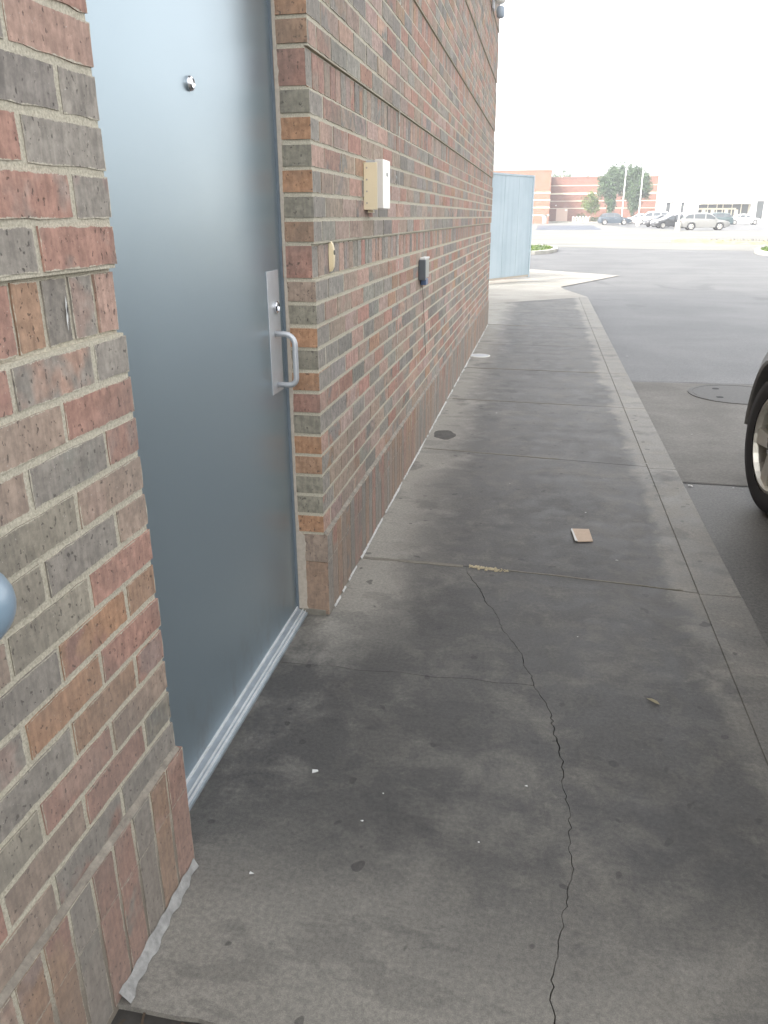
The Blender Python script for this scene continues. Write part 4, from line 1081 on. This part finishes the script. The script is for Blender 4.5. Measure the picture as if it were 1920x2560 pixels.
# wave bicycle rack
br = MB(); pts = []
for i in range(6):
    x = 4.85 + i * .52
    if i % 1 == 0:
        for a in range(0, 181, 30): pts.append((x + .13 - .13 * math.cos(R(a)), 139.9, 1.15 + .13 * math.sin(R(a))))
        if i < 5:
            for a in range(0, 181, 30): pts.append((x + .39 - .13 * math.cos(R(a)), 139.9, .68 - .13 * math.sin(R(a))))
pts = [(4.85, 139.9, .5)] + pts + [(pts[-1][0], 139.9, .5)]
o = br.tube(pts, .05, 8).build('bicycle_rack', M['white_metal'], None, smooth=True); tag(o, 'white wave shaped bicycle rack before the red brick wall', 'bike rack')
tc = empty('litter_bin', (.40, 133, .3)); tag(tc, 'pale urn shaped litter bin at the corner of the orange brick block', 'bin')
MB().lathe([(.30, 0), (.36, .1), (.36, .9), (.42, .98), (.42, 1.05)], 'z', (0, 0, 0), 14).build('body', M['kerb'], tc)
MB().lathe([(.34, 1.051), (.34, 1.26), (.2, 1.3)], 'z', (0, 0, 0), 14).build('lid', M['iron'], tc)

# ------------------------------------------------------------------ trees
def tree(name, label, base, h, crown, mat, n, leaf, seed, group, trunk_r=.12, cat='tree'):
    r = random.Random(seed); t = empty(name, base); tag(t, label, cat, group)
    zlo = min(c[2] - c[5] * .3 for c in crown)
    tr = MB().tube([(0, 0, -.3), (.03, 0, zlo * .5), (-.03, .02, h * .62)], [trunk_r, trunk_r * .8, trunk_r * .3], 7)
    for cx, cy, cz, rx, ry, rz in crown:
        tr.tube([(0, 0, min(cz * .6, h * .5)), (cx * .5, cy * .5, cz * .85), (cx, cy, cz)], [trunk_r * .5, trunk_r * .3, trunk_r * .1], 5)
    tr.build('trunk', M['trunk'], t, smooth=True)
    mb = MB(); tot = sum(c[3] * c[4] * c[5] for c in crown)
    for cx, cy, cz, rx, ry, rz in crown:
        k = int(n * rx * ry * rz / tot); clumps = [(r.gauss(0, 1), r.gauss(0, 1), r.gauss(0, 1)) for _ in range(26)]
        for i in range(k):
            c = r.choice(clumps); l = math.sqrt(sum(q * q for q in c)) or 1; d = r.uniform(.45, .95)
            p = Vector((cx + rx * (c[0] / l * d + r.gauss(0, .17)), cy + ry * (c[1] / l * d + r.gauss(0, .17)), cz + rz * (c[2] / l * d + r.gauss(0, .15))))
            u = Vector((r.gauss(0, 1), r.gauss(0, 1), r.gauss(0, .7))).normalized(); w_ = u.cross(Vector((r.gauss(0, 1), r.gauss(0, 1), r.gauss(0, 1)))).normalized(); s = leaf * r.uniform(.6, 1.3)
            mb.poly([p - u * s, p + w_ * s * .5, p + u * s, p - w_ * s * .5])
    mb.build('crown', mat, t)
    return t
TG = 'trees along the store wall'
tree('tree', 'dark tall twin topped tree left of the lamp posts', (10.6, 138.3, .5), 8.2, [(-.6, 0, 5.2, 1.55, 1.5, 2.3), (.1, 0, 6.6, 1.0, 1.1, 1.7), (1.2, .3, 6.2, .95, 1.1, 2.1), (.1, 0, 2.8, .85, .9, 1.6)], M['leaf'], 8500, .21, 1, TG)
tree('tree', 'dark bushy tree directly behind the tall lamp post', (14.3, 138.6, .5), 8.4, [(.2, 0, 5.0, 2.0, 1.8, 2.3), (-.8, 0, 6.9, .9, 1.0, 1.6), (.7, 0, 6.6, 1.1, 1.2, 1.7), (-.2, 0, 2.4, .8, .9, 1.5)], M['leaf'], 9500, .21, 2, TG)
tree('tree', 'small lime green young tree near the bicycle rack', (7.6, 138.2, .5), 4.4, [(-.1, 0, 3.0, 1.35, 1.2, 1.5), (.4, 0, 2.0, 1.0, .9, .9)], M['leaf_lime'], 2200, .16, 3, TG, .06)
BT = 'trees rising behind the store roofs'
for i, (x, y, rad, top, lab) in enumerate(((-3.2, 176, 2.2, 9.6, 'pale tree tops leftmost above the orange brick roof'), (.6, 176, 2.0, 9.5, 'second pale tree above the orange brick roof edge'), (3.2, 178, 2.9, 10.4, 'broad pale tree above the red wall beside the orange block'), (8.2, 178, 1.3, 9.2, 'small round tree top above the red wall'), (10.6, 178, 1.2, 9.2, 'small tree top left of the dark twin tree, above the roof'), (22.0, 178, 2.0, 9.8, 'pale tree above the roof beside the white store'))):
    tree('tree', lab, (x, y, .4), top - 1, [(0, 0, top - rad * .9 - .4, rad, rad, rad * .8), (rad * .5, 0, top - rad * 1.3 - .4, rad * .9, rad, rad * .7), (-rad * .6, 0, top - rad * 1.4 - .4, rad * .9, rad, rad * .7)], M['leaf_far'], 2200, .25, 20 + i, BT, .2)
def shrub(label, x, y, rx, h, mat, seed):
    r = random.Random(seed); mb = MB()
    for i in range(420):
        a, b, d = r.uniform(0, 6.3), r.uniform(0, 1), r.uniform(.6, 1) ** .6
        p = Vector((rx * d * math.cos(a) * math.sqrt(1 - b * b * .8), rx * d * math.sin(a) * .8, h * b * d)); u = Vector((r.gauss(0, 1), r.gauss(0, 1), r.gauss(0, 1))).normalized(); w_ = u.orthogonal().normalized(); s = r.uniform(.06, .13)
        mb.poly([p - u * s, p + w_ * s * .6, p + u * s, p - w_ * s * .6])
    t = empty('shrub', (x, y, .5)); tag(t, label, 'shrub', 'shrubs along the store wall')
    mb.build('foliage', mat, t); MB().tube([(0, 0, -.1), (0, 0, h * .5)], .04, 5).build('stem', M['trunk'], t)
shrub('dark rounded shrub behind the bicycle rack', 6.3, 144, .95, 1.35, M['leaf'], 5)
shrub('low shrub between bicycle rack and navy vehicle', 8.6, 144, .9, .75, M['leaf_far'], 6)
shrub('low shrub right of the navy vehicle bonnet', 12.9, 140.5, .8, .6, M['leaf'], 7)

# ------------------------------------------------------------------ air
HAZE = 0.0013
hz = MB().box((-600, -200, -1.2), (600, 700, 13)).build('haze'); hz['kind'] = 'stuff'
hm = bpy.data.materials.new('haze'); hm.use_nodes = True; hm.node_tree.nodes.clear()
ho = hm.node_tree.nodes.new('ShaderNodeOutputMaterial'); hv = hm.node_tree.nodes.new('ShaderNodeVolumePrincipled')
hv.inputs['Color'].default_value = (0.92, 0.95, 1.0, 1); hv.inputs['Density'].default_value = HAZE
hm.node_tree.links.new(hv.outputs[0], ho.inputs['Volume'])
hz.data.materials.append(hm)
